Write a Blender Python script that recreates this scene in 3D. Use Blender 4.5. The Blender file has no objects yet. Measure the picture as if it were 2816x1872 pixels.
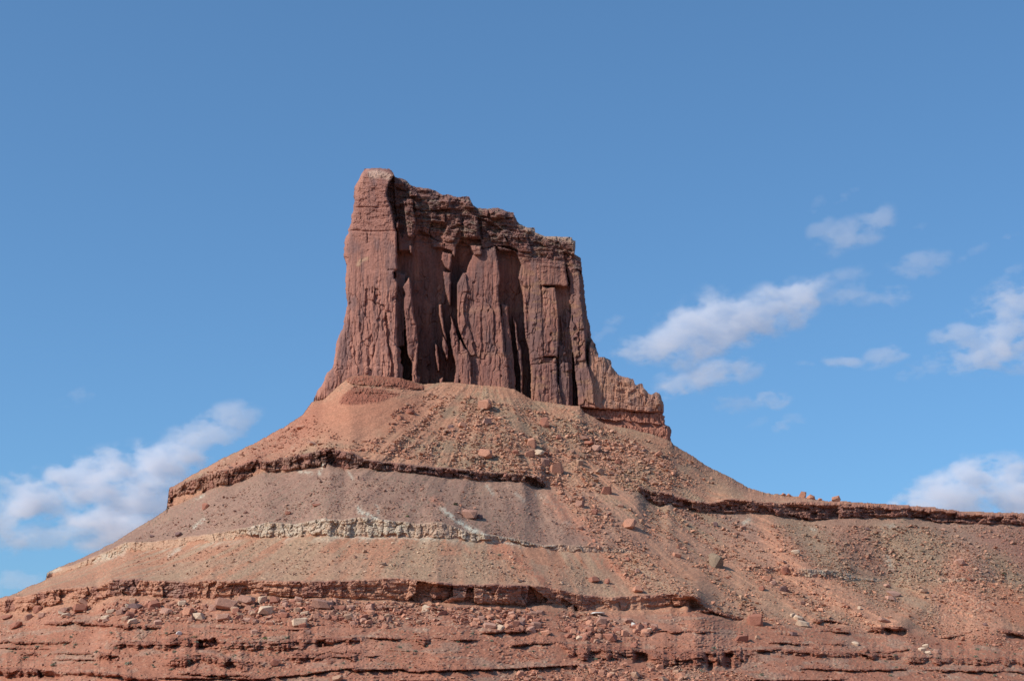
import bpy, bmesh, math, random
import numpy as np
from mathutils import Vector, Matrix

# ------------------------------------------------------------------ camera, world, sun, exposure
C = bpy.context.scene
COL = C.collection
W_S, H_S = 2816.0, 1872.0          # the photograph's own pixels, used to turn traced outlines into bearings
HFOV = math.radians(36.0)
F_S = (W_S / 2) / math.tan(HFOV / 2)
PITCH = math.atan((1958.0 - 936.0) / F_S)
CP, SP = math.cos(PITCH), math.sin(PITCH)

cam_d = bpy.data.cameras.new('camera'); cam = bpy.data.objects.new('camera', cam_d); COL.objects.link(cam)
cam_d.sensor_width = 36.0; cam_d.lens = 18.0 / math.tan(HFOV / 2)
cam_d.clip_start = 0.5; cam_d.clip_end = 60000.0
cam.location = (0, 0, 0); cam.rotation_euler = (math.pi / 2 + PITCH, 0, 0)
C.camera = cam

SUN_AZ, SUN_EL = math.radians(61.0), math.radians(38.0)     # azimuth: to the left of straight behind the camera
world = bpy.data.worlds.new('World'); C.world = world; world.use_nodes = True
wn, wl = world.node_tree.nodes, world.node_tree.links
for n in list(wn): wn.remove(n)
sky = wn.new('ShaderNodeTexSky'); sky.sky_type = 'NISHITA'; sky.sun_disc = False
sky.sun_elevation = SUN_EL; sky.sun_rotation = math.pi + SUN_AZ
sky.altitude = 0.0; sky.air_density = 0.75; sky.dust_density = 1.0; sky.ozone_density = 6.0
bg = wn.new('ShaderNodeBackground'); bg.inputs['Strength'].default_value = 0.12
wo = wn.new('ShaderNodeOutputWorld')
sg = wn.new('ShaderNodeGamma'); sg.inputs['Gamma'].default_value = 0.72        # a dry desert sky: gentler gradient, deeper blue
st = wn.new('ShaderNodeVectorMath'); st.operation = 'MULTIPLY'; st.inputs[1].default_value = (1.10, 1.65, 1.96)
wl.new(sky.outputs[0], sg.inputs[0]); wl.new(sg.outputs[0], st.inputs[0]); wl.new(st.outputs[0], bg.inputs[0]); wl.new(bg.outputs[0], wo.inputs[0])

sd = bpy.data.lights.new('sun', 'SUN'); sd.energy = 4.3; sd.angle = math.radians(0.53); sd.color = (1.0, 0.95, 0.87)
sun = bpy.data.objects.new('sun', sd); COL.objects.link(sun)
to_sun = Vector((-math.sin(SUN_AZ) * math.cos(SUN_EL), -math.cos(SUN_AZ) * math.cos(SUN_EL), math.sin(SUN_EL)))
sun.rotation_euler = to_sun.to_track_quat('Z', 'Y').to_euler()

C.view_settings.view_transform = 'Standard'; C.view_settings.look = 'None'
C.view_settings.gamma = 1.0; C.view_settings.exposure = 0.0; C.view_settings.use_curve_mapping = False
C.cycles.volume_bounces = 6
C.cycles.max_bounces = 8; C.cycles.diffuse_bounces = 3
C.cycles.volume_step_rate = 0.35

# ------------------------------------------------------------------ numeric helpers
rng = np.random.default_rng(7)

def bearing(px, py):
    """photo pixel -> (x, z) per metre of distance along +Y"""
    u = (px - W_S / 2) / F_S; v = (H_S / 2 - py) / F_S
    y = CP - v * SP
    return u / y, (SP + v * CP) / y

def pixel_of(x, y, z):
    r = z / y; v = (r * CP - SP) / (CP + r * SP)
    return W_S / 2 + F_S * (x / y) * (CP - v * SP), H_S / 2 - F_S * v

def _h(ix, iy, iz, seed):
    h = (ix.astype(np.int64) * 374761393 + iy.astype(np.int64) * 668265263 + iz.astype(np.int64) * 2147483647 + seed * 1274126177) & 0xffffffff
    h = ((h ^ (h >> 13)) * 1274126177) & 0xffffffff
    h = ((h ^ (h >> 16)) * 2246822519) & 0xffffffff
    return ((h ^ (h >> 15)) & 0xffffff) / float(0xffffff)

def vnoise(x, y, z=None, seed=0):
    """value noise in -1..1"""
    z = np.zeros_like(x) if z is None else z
    fx, fy, fz = np.floor(x), np.floor(y), np.floor(z)
    tx, ty, tz = x - fx, y - fy, z - fz
    tx, ty, tz = (t * t * (3 - 2 * t) for t in (tx, ty, tz))
    ix, iy, iz = fx.astype(np.int64), fy.astype(np.int64), fz.astype(np.int64)
    def l(a, b, t): return a + (b - a) * t
    r = []
    for k in ((0, 1) if np.any(tz) else (0,)):
        a = l(_h(ix, iy, iz + k, seed), _h(ix + 1, iy, iz + k, seed), tx)
        b = l(_h(ix, iy + 1, iz + k, seed), _h(ix + 1, iy + 1, iz + k, seed), tx)
        r.append(l(a, b, ty))
    return (l(r[0], r[1], tz) if len(r) == 2 else r[0]) * 2 - 1

def fbm(x, y, z=None, o=4, seed=0, gain=0.5):
    s, a, n = 0, 1.0, 0.0
    for k in range(o):
        m = 2.03 ** k
        s = s + a * vnoise(x * m + 17.3 * k, y * m - 9.1 * k, None if z is None else z * m + 5.7 * k, seed + k)
        n += a; a *= gain
    return s / n

def cells(x, y, seed=0, jitter=0.9, facet=False):
    """2D Worley: distance to nearest, to second nearest, random id 0..1 and second random of the nearest cell"""
    ix, iy = np.floor(x).astype(np.int64), np.floor(y).astype(np.int64)
    d1 = np.full(x.shape, 9.0); d2 = np.full(x.shape, 9.0); rid = np.zeros(x.shape); rid2 = np.zeros(x.shape); tilt = np.zeros(x.shape)
    zz = np.zeros_like(ix)
    for a in (-1, 0, 1):
        for b in (-1, 0, 1):
            cx, cy = ix + a, iy + b
            qx = cx + 0.5 + jitter * (_h(cx, cy, zz, seed + 11) - 0.5)
            qy = cy + 0.5 + jitter * (_h(cx, cy, zz, seed + 23) - 0.5)
            d = np.hypot(qx - x, qy - y)
            r = _h(cx, cy, zz, seed + 37)
            near = d < d1
            d2 = np.where(near, d1, np.minimum(d2, d))
            rid = np.where(near, r, rid); d1 = np.where(near, d, d1)
            rid2 = np.where(near, _h(cx, cy, zz, seed + 51), rid2)
            if facet: tilt = np.where(near, (_h(cx, cy, zz, seed + 61) - 0.5) * (x - qx) + (_h(cx, cy, zz, seed + 71) - 0.5) * (y - qy), tilt)
    return (d1, d2, rid, rid2, tilt) if facet else (d1, d2, rid, rid2)

def smooth(a, b, x):
    t = np.clip((x - a) / (b - a), 0, 1); return t * t * (3 - 2 * t)

def inside(px, py, poly):
    r = np.zeros(px.shape, bool); n = len(poly)
    for i in range(n):
        x0, y0 = poly[i]; x1, y1 = poly[(i + 1) % n]
        if y0 == y1: continue
        c = ((y0 > py) != (y1 > py)) & (px < (x1 - x0) * (py - y0) / (y1 - y0) + x0)
        r ^= c
    return r

def blur(a, n):
    """three box blurs of half width n cells"""
    if n < 1: return a
    a = a.astype(np.float64)
    for _ in range(3):
        for ax in (0, 1):
            p = np.pad(a, [(n + 1, n) if k == ax else (0, 0) for k in (0, 1)], mode='edge')
            c = np.cumsum(p, axis=ax)
            L = a.shape[ax]
            hi = np.take(c, range(2 * n + 1, 2 * n + 1 + L), axis=ax); lo = np.take(c, range(0, L), axis=ax)
            a = (hi - lo) / (2 * n + 1)
    return a

def seg_dist(px, py, line):
    """distance to a polyline and the 0..1 position along it"""
    best = np.full(px.shape, 1e9); pos = np.zeros(px.shape); m = len(line) - 1
    for i in range(m):
        (x0, y0), (x1, y1) = line[i], line[i + 1]
        dx, dy = x1 - x0, y1 - y0
        t = np.clip(((px - x0) * dx + (py - y0) * dy) / (dx * dx + dy * dy), 0, 1)
        d = np.hypot(px - x0 - t * dx, py - y0 - t * dy)
        k = d < best
        best = np.where(k, d, best); pos = np.where(k, (i + t) / m, pos)
    return best, pos

def crop(ox, oy, s):
    return lambda pts: [(ox + x / s, oy + y / s) for x, y in pts]
T4 = crop(840, 440, 2.24); C2 = crop(1240, 500, 3.92); C3 = crop(850, 780, 3.484); C4 = crop(1250, 800, 3.4846)
C5 = crop(0, 1100, 2.0316); C6 = crop(900, 1100, 2.0316); C7 = crop(1850, 1100, 2.031)
G1 = crop(0, 1580, 2.359); G2 = crop(1000, 1580, 2.359)

def lin(c):  # sRGB 0-255 -> linear albedo
    c = np.array(c) / 255.0
    return np.where(c <= 0.04045, c / 12.92, ((c + 0.055) / 1.055) ** 2.4)

# ------------------------------------------------------------------ materials
def rock_material(name, attr='Col', grain=0.30, bump=0.35, scale=1.6):
    m = bpy.data.materials.new(name); m.use_nodes = True
    n, l = m.node_tree.nodes, m.node_tree.links
    p = n['Principled BSDF']; p.inputs['Roughness'].default_value = 0.95
    p.inputs['Specular IOR Level'].default_value = 0.12
    at = n.new('ShaderNodeAttribute'); at.attribute_name = attr
    ge = n.new('ShaderNodeNewGeometry')
    n1 = n.new('ShaderNodeTexNoise'); n1.inputs['Scale'].default_value = scale; n1.inputs['Detail'].default_value = 6; n1.inputs['Roughness'].default_value = 0.7
    l.new(ge.outputs['Position'], n1.inputs['Vector'])
    mr = n.new('ShaderNodeMapRange'); mr.inputs[1].default_value = 0.3; mr.inputs[2].default_value = 0.7
    mr.inputs[3].default_value = 1 - grain; mr.inputs[4].default_value = 1 + grain
    l.new(n1.outputs[0], mr.inputs[0])
    vm = n.new('ShaderNodeVectorMath'); vm.operation = 'MULTIPLY'
    l.new(at.outputs['Color'], vm.inputs[0]); l.new(mr.outputs[0], vm.inputs[1])
    l.new(vm.outputs[0], p.inputs['Base Color'])
    b = n.new('ShaderNodeBump'); b.inputs['Strength'].default_value = bump; b.inputs['Distance'].default_value = 0.35
    l.new(n1.outputs[0], b.inputs['Height']); l.new(b.outputs[0], p.inputs['Normal'])
    return m
M_SLOPE = rock_material('scree_and_earth'); M_WALL = rock_material('sandstone_wall', grain=0.22, bump=0.3, scale=1.1)

def build_mesh(name, verts, quads, cols, mat, smooth_faces=False):
    """verts (n,3), quads (m,4) -> compacted mesh with a point colour attribute 'Col'"""
    used, inv = np.unique(quads, return_inverse=True)
    v = verts[used]; q = inv.reshape(-1, quads.shape[1]).astype(np.int32)
    me = bpy.data.meshes.new(name)
    me.vertices.add(len(v)); me.vertices.foreach_set('co', v.astype(np.float32).ravel())
    k = q.shape[1]
    me.loops.add(q.size); me.loops.foreach_set('vertex_index', q.ravel())
    me.polygons.add(len(q)); me.polygons.foreach_set('loop_start', np.arange(0, q.size, k, dtype=np.int32))
    me.polygons.foreach_set('loop_total', np.full(len(q), k, np.int32))
    me.polygons.foreach_set('use_smooth', np.full(len(q), smooth_faces, bool))
    ca = me.color_attributes.new('Col', 'FLOAT_COLOR', 'POINT')
    c4 = np.ones((len(v), 4), np.float32); c4[:, :3] = cols[used]
    ca.data.foreach_set('color', c4.ravel())
    me.materials.append(mat); me.update(calc_edges=True)
    return me

def link(name, me, parent=None, label=None, cat=None, kind=None, group=None, loc=None):
    o = bpy.data.objects.new(name, me); COL.objects.link(o)
    if parent: o.parent = parent
    if loc is not None: o.location = loc
    if label: o['label'] = label
    if cat: o['category'] = cat
    if kind: o['kind'] = kind
    if group: o['group'] = group
    return o

# ------------------------------------------------------------------ the butte's tower: traced outline, own depth everywhere
TOWER = ([(861, 1101), (870, 1076), (886, 1056), (896, 1030), (913, 1010), (920, 987), (923, 952), (930, 921), (942, 903), (948, 869),
  (955, 837), (951, 810), (949, 770), (952, 726), (945, 705), (945, 682), (948, 657), (956, 644), (956, 631), (964, 616), (966, 588),
  (971, 577), (974, 547), (972, 530), (974, 514), (985, 497), (992, 481), (1002, 464), (1022, 461), (1043, 462), (1071, 463),
  (1082, 474), (1086, 488), (1099, 488), (1112, 492), (1122, 500), (1130, 508), (1145, 514), (1175, 517), (1193, 522), (1216, 534),
  (1234, 533), (1257, 542), (1270, 540), (1290, 539), (1297, 552), (1302, 564), (1314, 573), (1342, 573), (1367, 571), (1380, 574),
  (1393, 579), (1413, 584), (1415, 593), (1419, 602), (1429, 616), (1452, 625), (1471, 625), (1473, 639), (1500, 648), (1521, 650),
  (1572, 652), (1575, 660), (1582, 662), (1582, 680), (1580, 698), (1597, 709), (1601, 742), (1605, 775), (1610, 819), (1616, 872),
  (1624, 895), (1626, 926), (1637, 946), (1645, 970), (1647, 981), (1663, 981), (1680, 991), (1683, 1007), (1702, 1031), (1723, 1037),
  (1742, 1042), (1748, 1057), (1767, 1054), (1772, 1068), (1790, 1084), (1804, 1078), (1815, 1081), (1825, 1110), (1826, 1134),
  (1822, 1138), (1828, 1144), (1829, 1166), (1843, 1173), (1847, 1182), (1845, 1210), (1858, 1235), (1840, 1265), (1500, 1180), (1180, 1110),
  (1150, 1070), (1100, 1060), (990, 1050), (930, 1085), (868, 1112)])

TS = 1.5
tpx, tpy = np.meshgrid(np.arange(840, 1866, TS), np.arange(452, 1270, TS))
GROUND_T = T4([(0, 1568)]) # (unused marker of the crop's origin)
m_x = 1.0 / 4.56
def tower_depth():
    px, py = tpx, tpy
    wx, wz = bearing(px, py)
    X, Z = wx * 950, wz * 950
    # wobble for every traced edge
    ex = px + 2.6 * fbm(px / 17, py / 26, o=3, seed=3); ey = py + 3.0 * fbm(px / 21, py / 17, o=3, seed=5)
    Pm = np.interp((ey - 440) * 2.24, [420, 560, 820, 1300], [2.0, -3.0, -13.0, -15.0]) + 2.5 * fbm(X / 6, Z / 30, o=3, seed=12)
    def panel(poly, pl, pr, rough=0.0, edge=0):
        """polygon of rock standing pl..pr metres proud, left to right"""
        nonlocal Pm
        poly = T4(poly)
        ins = inside(ex, ey, poly)
        ys = ey
        # left / right limits per row
        rows = np.arange(440, 1300, 3.0)
        L = np.full(rows.shape, np.nan); R = np.full(rows.shape, np.nan)
        for i in range(len(poly)):
            x0, y0 = poly[i]; x1, y1 = poly[(i + 1) % len(poly)]
            if abs(y1 - y0) < 1e-6: continue
            s = (rows - y0) / (y1 - y0); k = (s >= 0) & (s <= 1)
            xx = x0 + s * (x1 - x0)
            L = np.where(k, np.fmin(L, xx), L); R = np.where(k, np.fmax(R, xx), R)
        g = ~np.isnan(L)
        l = np.interp(ys, rows[g], L[g]); r = np.interp(ys, rows[g], R[g])
        t = np.clip((px - l) / np.maximum(r - l, 2), 0, 1)
        p = pl + (pr - pl) * t
        Pm = np.where(ins, np.maximum(Pm, p), Pm)
    # the thick, ledgy upper part of the wall
    panel([(540, 60), (560, 90), (1300, 300), (1700, 480), (1730, 700), (1600, 640), (1420, 620), (1310, 565), (1300, 530), (1180, 530), (1090, 545),
           (1080, 490), (960, 480), (940, 520), (850, 515), (780, 470), (700, 430), (660, 480), (640, 560), (575, 560)], 7, 4)
    # prow
    panel([(230, 40), (560, 40), (545, 90), (510, 150), (500, 210), (528, 290), (540, 380), (563, 440), (566, 680), (548, 690), (548, 720), (566, 760),
           (560, 850), (565, 1100), (570, 1400), (0, 1568), (0, 1200), (200, 700)], 9, 20)
    # shadowed ribs below the prow's right edge, and the lit fins
    panel([(548, 1150), (575, 1150), (590, 1170), (588, 1250), (600, 1270), (602, 1350), (545, 1350)], 16, 18)
    panel([(635, 720), (655, 760), (660, 860), (665, 950), (688, 1010), (690, 1080), (697, 1130), (690, 1220), (684, 1400), (655, 1400), (655, 1250), (628, 1200),
           (620, 1100), (610, 1000), (605, 900), (612, 820), (600, 780)], 15, 16.5)
    panel([(686, 1330), (705, 1335), (705, 1400), (680, 1400)], 9, 11)
    panel([(825, 890), (840, 890), (845, 960), (860, 1050), (870, 1110), (862, 1110), (845, 1060), (820, 950)], 7, 8)
    panel([(795, 1120), (812, 1140), (822, 1220), (822, 1300), (815, 1300), (800, 1220)], 7.5, 8.5)
    panel([(845, 1085), (865, 1120), (878, 1160), (875, 1220), (868, 1230), (840, 1150)], 7, 8)
    panel([(825, 1350), (850, 1330), (845, 1420), (825, 1420)], 8, 9)
    panel([(890, 950), (905, 990), (930, 1040), (940, 1100), (947, 1200), (950, 1420), (905, 1420), (925, 1300), (920, 1240), (900, 1180), (885, 1060), (895, 1010)], 5, 6.5)
    panel([(850, 690), (895, 700), (897, 760), (890, 900), (875, 860), (858, 770)], 5, 6)
    panel([(950, 1100), (1000, 1180), (1018, 1250), (1025, 1420), (960, 1420), (943, 1280)], 7, 10)
    # main central face
    panel([(970, 690), (935, 760), (932, 850), (935, 960), (945, 1040), (955, 1080), (985, 1140), (1000, 1190), (1000, 1440), (1260, 1440), (1240, 1250),
           (1207, 1000), (1200, 900), (1190, 780), (1205, 720), (1190, 640), (1172, 535), (1090, 545), (1030, 590), (1000, 660), (990, 692)], 3.5, 9.5)
    panel([(970, 690), (985, 700), (1000, 800), (985, 840), (972, 900), (985, 1010), (960, 1080), (945, 1040), (932, 850), (935, 760)], 5, 7)
    panel([(1170, 1080), (1215, 1080), (1222, 1200), (1180, 1180)], 9, 11)
    # darker, broken rock at its right, thin fin in the chute
    panel([(1205, 880), (1250, 900), (1255, 1000), (1290, 1300), (1300, 1480), (1240, 1480), (1235, 1240), (1205, 1000)], 4.5, 5.5)
    panel([(1280, 960), (1300, 1010), (1310, 1100), (1330, 1170), (1340, 1330), (1335, 1480), (1322, 1480), (1322, 1340), (1300, 1160)], 2.5, 3.5)
    # right hand faces
    panel([(1175, 530), (1310, 565), (1420, 600), (1600, 640), (1600, 780), (1500, 770), (1450, 780), (1345, 780), (1330, 760), (1310, 730), (1328, 650), (1300, 575), (1280, 560), (1200, 560)], 6, 8)
    panel([(1310, 600), (1328, 650), (1310, 730), (1340, 850), (1345, 950), (1350, 1050), (1370, 1150), (1388, 1300), (1388, 1540), (1560, 1560), (1545, 1220),
           (1462, 1220), (1450, 780), (1420, 600)], 3.5, 8.5)
    panel([(1420, 600), (1600, 640), (1620, 760), (1612, 775), (1450, 770)], 9.5, 9.5)
    panel([(1470, 780), (1535, 785), (1555, 900), (1560, 1000), (1562, 1100), (1555, 1215), (1455, 1212), (1447, 900), (1452, 780)], 7.2, 9.5)
    panel([(1450, 1215), (1545, 1220), (1540, 1300), (1590, 1560), (1400, 1560), (1430, 1300)], 6.5, 8)
    panel([(1560, 1130), (1600, 1150), (1625, 1300), (1625, 1560), (1560, 1560)], 4, 5)
    panel([(1570, 950), (1590, 1000), (1595, 1150), (1580, 1150)], 3.5, 4.2)
    panel([(1600, 620), (1690, 690), (1700, 800), (1712, 950), (1727, 1050), (1727, 1230), (1745, 1300), (1762, 1330), (1795, 1600), (1690, 1600), (1660, 1300), (1640, 1130),
           (1625, 1000), (1638, 970), (1628, 760)], 5, 9.0)
    panel([(1500, 770), (1640, 770), (1640, 1000), (1650, 1560), (1540, 1560), (1540, 1220)], 0.5, 1.5)
    panel([(555, 690), (615, 700), (606, 900), (612, 1150), (555, 1150)], 8, 9)
    # shoulder ridge on the right
    panel([(1770, 1090), (1800, 1110), (1850, 1150), (2240, 1400), (2260, 1850), (1700, 1700), (1740, 1300), (1742, 1150)], 4.5, 3.5)
    # ledgy patches of the upper wall, lit
    for poly, a, b in (([(600, 240), (660, 245), (665, 330), (680, 400), (665, 450), (655, 480), (635, 470), (625, 400), (610, 320)], 15.6, 16.2),
                       ([(640, 520), (658, 530), (656, 575), (642, 570)], 15, 15.5),
                       ([(870, 410), (900, 430), (945, 420), (930, 470), (910, 505), (850, 500), (850, 460), (825, 455)], 8, 10.5),
                       ([(860, 515), (940, 510), (925, 560), (915, 600), (900, 560), (860, 545)], 7.5, 9),
                       ([(840, 570), (905, 575), (905, 620), (890, 690), (860, 660), (835, 610)], 5.5, 7),
                       ([(970, 370), (1060, 380), (1060, 475), (975, 475)], 10, 12.5), ([(1015, 525), (1085, 530), (1085, 580), (1040, 588)], 9, 10.5),
                       ([(775, 335), (860, 335), (860, 378), (780, 375)], 10, 11.5), ([(930, 360), (960, 370), (955, 400), (925, 400)], 9.5, 10.5),
                       ([(1215, 430), (1360, 460), (1395, 570), (1310, 560), (1260, 530)], 8.5, 9.5),
                       ([(1560, 500), (1660, 500), (1660, 580), (1620, 570)], 8, 9), ([(1130, 450), (1225, 460), (1240, 510), (1140, 500)], 7, 11)):
        panel(poly, a, b)
    for poly, a, b in (([(760, 250), (880, 250), (900, 300), (770, 310)], 11, 13), ([(1000, 240), (1035, 270), (1040, 300), (980, 290)], 9, 10.5), ([(1130, 300), (1225, 330), (1230, 365), (1140, 350)], 8, 10), ([(1060, 300), (1125, 310), (1120, 345), (1065, 340)], 8, 9),
                       ([(640, 190), (690, 200), (690, 225), (640, 225)], 14.5, 15), ([(770, 470), (850, 505), (860, 545), (780, 540)], 3, 4.5), ([(675, 255), (700, 280), (700, 300), (672, 300)], 14, 14.5), ([(1090, 380), (1120, 390), (1105, 480), (1088, 480)], 8, 9), ([(560, 380), (576, 372), (575, 420), (560, 420)], 17, 17.5)):
        panel(poly, a, b)
    main = Pm.copy()
    Pm = 18 + (Pm - 18) * 0.80
    # alcoves cut into the upper wall
    def cutp(poly, d):
        nonlocal Pm
        Pm = np.where(inside(ex, ey, T4(poly)), Pm - d, Pm)
    cutp([(780, 385), (870, 400), (850, 460), (845, 510), (770, 480), (760, 430)], 3.5)
    cutp([(1060, 350), (1120, 370), (1210, 430), (1200, 460), (1120, 440), (1090, 490), (1080, 480)], 3.5)
    cutp([(560, 170), (620, 190), (620, 300), (600, 480), (580, 440), (548, 300)], 3.0)
    cutp([(930, 520), (960, 500), (1010, 530), (1025, 590), (985, 690), (930, 740), (905, 700)], 3.0)
    cutp([(1585, 560), (1625, 590), (1650, 660), (1600, 650)], 3.0)
    cutp([(1470, 1215), (1530, 1210), (1520, 1250), (1440, 1255)], 1.8)
    cutp([(1665, 1240), (1725, 1232), (1722, 1260), (1660, 1262)], 1.6)
    cutp([(370, 790), (385, 790), (385, 980), (360, 960)], 1.6)
    cutp([(425, 790), (450, 800), (440, 900), (420, 880)], 1.8)
    cutp([(490, 930), (500, 940), (520, 1060), (515, 1140), (545, 1230), (548, 1340), (520, 1340), (530, 1250), (505, 1150), (495, 1010)], 3.2)
    cutp([(380, 450), (388, 460), (388, 510), (378, 510)], 1.2)
    cutp([(330, 1000), (345, 1010), (340, 1060), (328, 1050)], 1.3)
    cutp([(470, 990), (492, 960), (495, 1060), (470, 1050)], 0.9)
    cutp([(385, 1200), (395, 1220), (400, 1290), (385, 1270)], 1.2)
    cutp([(530, 850), (562, 830), (562, 860), (532, 870)], 1.4)
    cutp([(235, 595), (268, 600), (255, 615), (240, 612)], 1.6)
    cutp([(1845, 1200), (1880, 1215), (1880, 1260), (1860, 1300), (1850, 1240)], 1.5)
    # rock texture -------------------------------------------------
    upper = 1 - smooth(-50, 45, ey - np.interp(px, [940, 1090, 1150, 1400, 1600, 1640], [640, 640, 655, 690, 745, 745]))
    upper = np.where(px > 1640, smooth(1640, 1700, px) * 0.35, upper)
    prow = inside(ex, ey, T4([(0, 0), (560, 0), (505, 150), (500, 210), (530, 290), (565, 440), (570, 700), (570, 1568), (0, 1568)]))
    up_amp = np.where(prow, 0.5, 1.45) * upper
    # bedding ledges: stepped in height, broken up sideways
    hz = Z + 0.12 * X + 1.6 * fbm(X / 14, Z / 9, o=3, seed=21)
    bed = 0
    for lam, a, sd_ in ((5.2, 1.25, 1), (2.3, 0.85, 2), (1.15, 0.45, 3)):
        k = np.floor(hz / lam); fr = hz / lam - k
        stepv = _h(k.astype(np.int64), np.floor(X / (lam * 1.7) + 2.5 * _h(k.astype(np.int64), np.zeros_like(k, dtype=np.int64), np.zeros_like(k, dtype=np.int64), sd_)).astype(np.int64), np.zeros_like(k, dtype=np.int64), 60 + sd_) - 0.5
        bed = bed + a * 1.5 * stepv + a * (fr - 0.5) * 0.8
    d1, d2, r1, r2 = cells(X / 3.2 + 0.35 * fbm(X / 4, Z / 4, o=2, seed=8), Z / 1.9, seed=31)
    blocks = (r1 - 0.5) * 2.2 - 0.8 * np.exp(-((d2 - d1) / 0.06) ** 2)
    Pm = Pm + up_amp * (bed + blocks * 0.75)
    # vertical joints and flutes of the massive wall
    flute = fbm(X / 3.1, Z / 42, o=4, seed=41, gain=0.55)
    e1, e2, s1, s2, eF = cells(X / 6.4 + 0.6 * fbm(X / 9, Z / 30, o=2, seed=9), Z / 36 + 3.1 + 0.3 * vnoise(X / 3, Z / 3, seed=6), seed=44, facet=True)
    f1, f2, t1, t2, fF = cells(X / 2.2 + 0.4 * fbm(X / 5, Z / 16, o=2, seed=10), Z / 11 + 0.25 * vnoise(X / 1.5, Z / 2, seed=7), seed=47, facet=True)
    joint = eF * 5.5 + fF * 2.4 + (s1 - 0.5) * 1.8 - 1.3 * np.exp(-((e2 - e1) / 0.05) ** 2) + (t1 - 0.5) * 0.7 - 0.5 * np.exp(-((f2 - f1) / 0.06) ** 2)
    low = 1 - 0.75 * upper
    lowp = smooth(700, 900, py)
    c1_, c2_, v1_, v2_, cF = cells(X / 1.15 + 0.25 * fbm(X / 3, Z / 9, o=2, seed=13), Z / 7.5, seed=49, facet=True)
    Pm = Pm + low * (0.25 + 0.45 * lowp) * np.where(prow & (py < 800), 0.5, 1.0) * (cF * 0.8 + (v1_ - 0.5) * 0.35)
    crack = smooth(0.10, 0.0, np.abs(fbm(X / 2.4, Z / 30, o=3, seed=15))) * smooth(-0.1, 0.3, fbm(X / 5, Z / 11, o=2, seed=16))
    Pm = Pm - low * (0.4 + 0.6 * lowp) * 0.9 * crack
    Pm = Pm + low * (0.25 * flute + joint * (0.20 + 0.36 * lowp) * np.where(prow & (py < 800), 0.6, 1.0))
    Pm = Pm + 0.22 * fbm(X / 1.6, Z / 1.3, o=3, seed=52, gain=0.6)
    # thin horizontal partings
    for yy, x0, x1 in ((636, 960, 1095), (742, 1065, 1094), (570, 960, 1070), (1000, 1460, 1530)):
        ln = yy + 4 * fbm(px / 30, px * 0, o=2, seed=int(yy))
        Pm = Pm - 0.9 * np.exp(-((py - ln) / 2.0) ** 2) * (px > x0) * (px < x1)
    # flare at the foot, lean back towards the top
    foot = np.interp(px, [861, 940, 1080, 1300, 1500, 1700, 1850], [1075, 1035, 1040, 1062, 1110, 1150, 1190])
    t = np.clip((py - foot + 230) / 230, 0, 1)
    Pm = Pm + 3.0 * t ** 2 * (main > 2.0)
    # shoulder base ledges (two protruding red bands with an undercut between)
    k1 = inside(ex, py + 0.6 * fbm(px / 8, py / 8, o=2, seed=2), C4([(1150, 1105), (1350, 1128), (2030, 1176), (2040, 1275), (1700, 1245), (1350, 1212), (1100, 1180), (1000, 1140)]))
    k2 = inside(ex, py, C4([(1150, 1210), (1350, 1240), (1900, 1300), (2090, 1296), (2100, 1560), (1900, 1500), (1100, 1290)]))
    band_l = np.interp(px, [1500, 1637, 1826, 1840], [1117, 1124, 1136, 1138]) + 3.0 * fbm(px / 18, px * 0, o=3, seed=93)
    k0 = np.exp(-((py - band_l) / 1.8) ** 2) * (px > 1560)
    gap2 = inside(ex, py + 4.0 * fbm(px / 16, px * 0, o=3, seed=94), C4([(1100, 1195), (1350, 1222), (1700, 1250), (2030, 1282), (2100, 1290), (1900, 1312), (1350, 1262), (1100, 1225)]))
    g1, g2, q1, q2 = cells(X / 1.3, Z / 3.6, seed=71)
    col_tex = (q1 - 0.5) * 1.6 - 0.8 * np.exp(-((g2 - g1) / 0.08) ** 2)
    Pm = np.where(k1 & (px > 1590), 5.8 + col_tex, Pm)
    Pm = np.where(k2 & (px > 1590), 8.5 + col_tex + 0.02 * (py - 1170), Pm)
    Pm = np.where(gap2 & (px > 1590), 5.0, Pm) - 2.2 * k0
    mask = inside(px + 2.2 * fbm(px / 9, py / 9, o=3, seed=91), py + 2.2 * fbm(px / 11, py / 8, o=3, seed=92), TOWER)
    # round away towards the outline
    ml = blur(mask.astype(float), 7)
    rim = np.clip((ml - 0.5) * 2, 0, 1)
    Pm = Pm - 7.0 * (1 - np.sqrt(np.clip(1 - (1 - rim) ** 2, 0, 1)))
    # the tower's right side turns away from the light
    rs = T4([(1690, 600), (1700, 690), (1706, 800), (1716, 950), (1730, 1050), (1745, 1130), (1765, 1150), (1790, 1160), (1770, 1080), (1740, 800), (1730, 690)])
    Pm = np.where(inside(px, py, rs) & (py < 975), np.minimum(Pm, 8 - (px - np.interp(py, [700, 800, 975], [1592, 1600, 1618])) * 0.45), Pm)
    Pm = Pm * 0.75 + blur(Pm, 1) * 0.25
    lean = (1100 - py) * 0.010
    flags = dict(prow=prow, upper=upper, k=(k1 | k2) & (px > 1590), shoulder=(px > np.interp(py, [900, 1000, 1100, 1180], [1624, 1622, 1634, 1650])))
    return 962 - Pm + lean, mask, flags, X, Z

tY, tmask, tflag, tX0, tZ0 = tower_depth()
twx, twz = bearing(tpx, tpy)
tX, tZ = twx * tY, twz * tY

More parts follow.
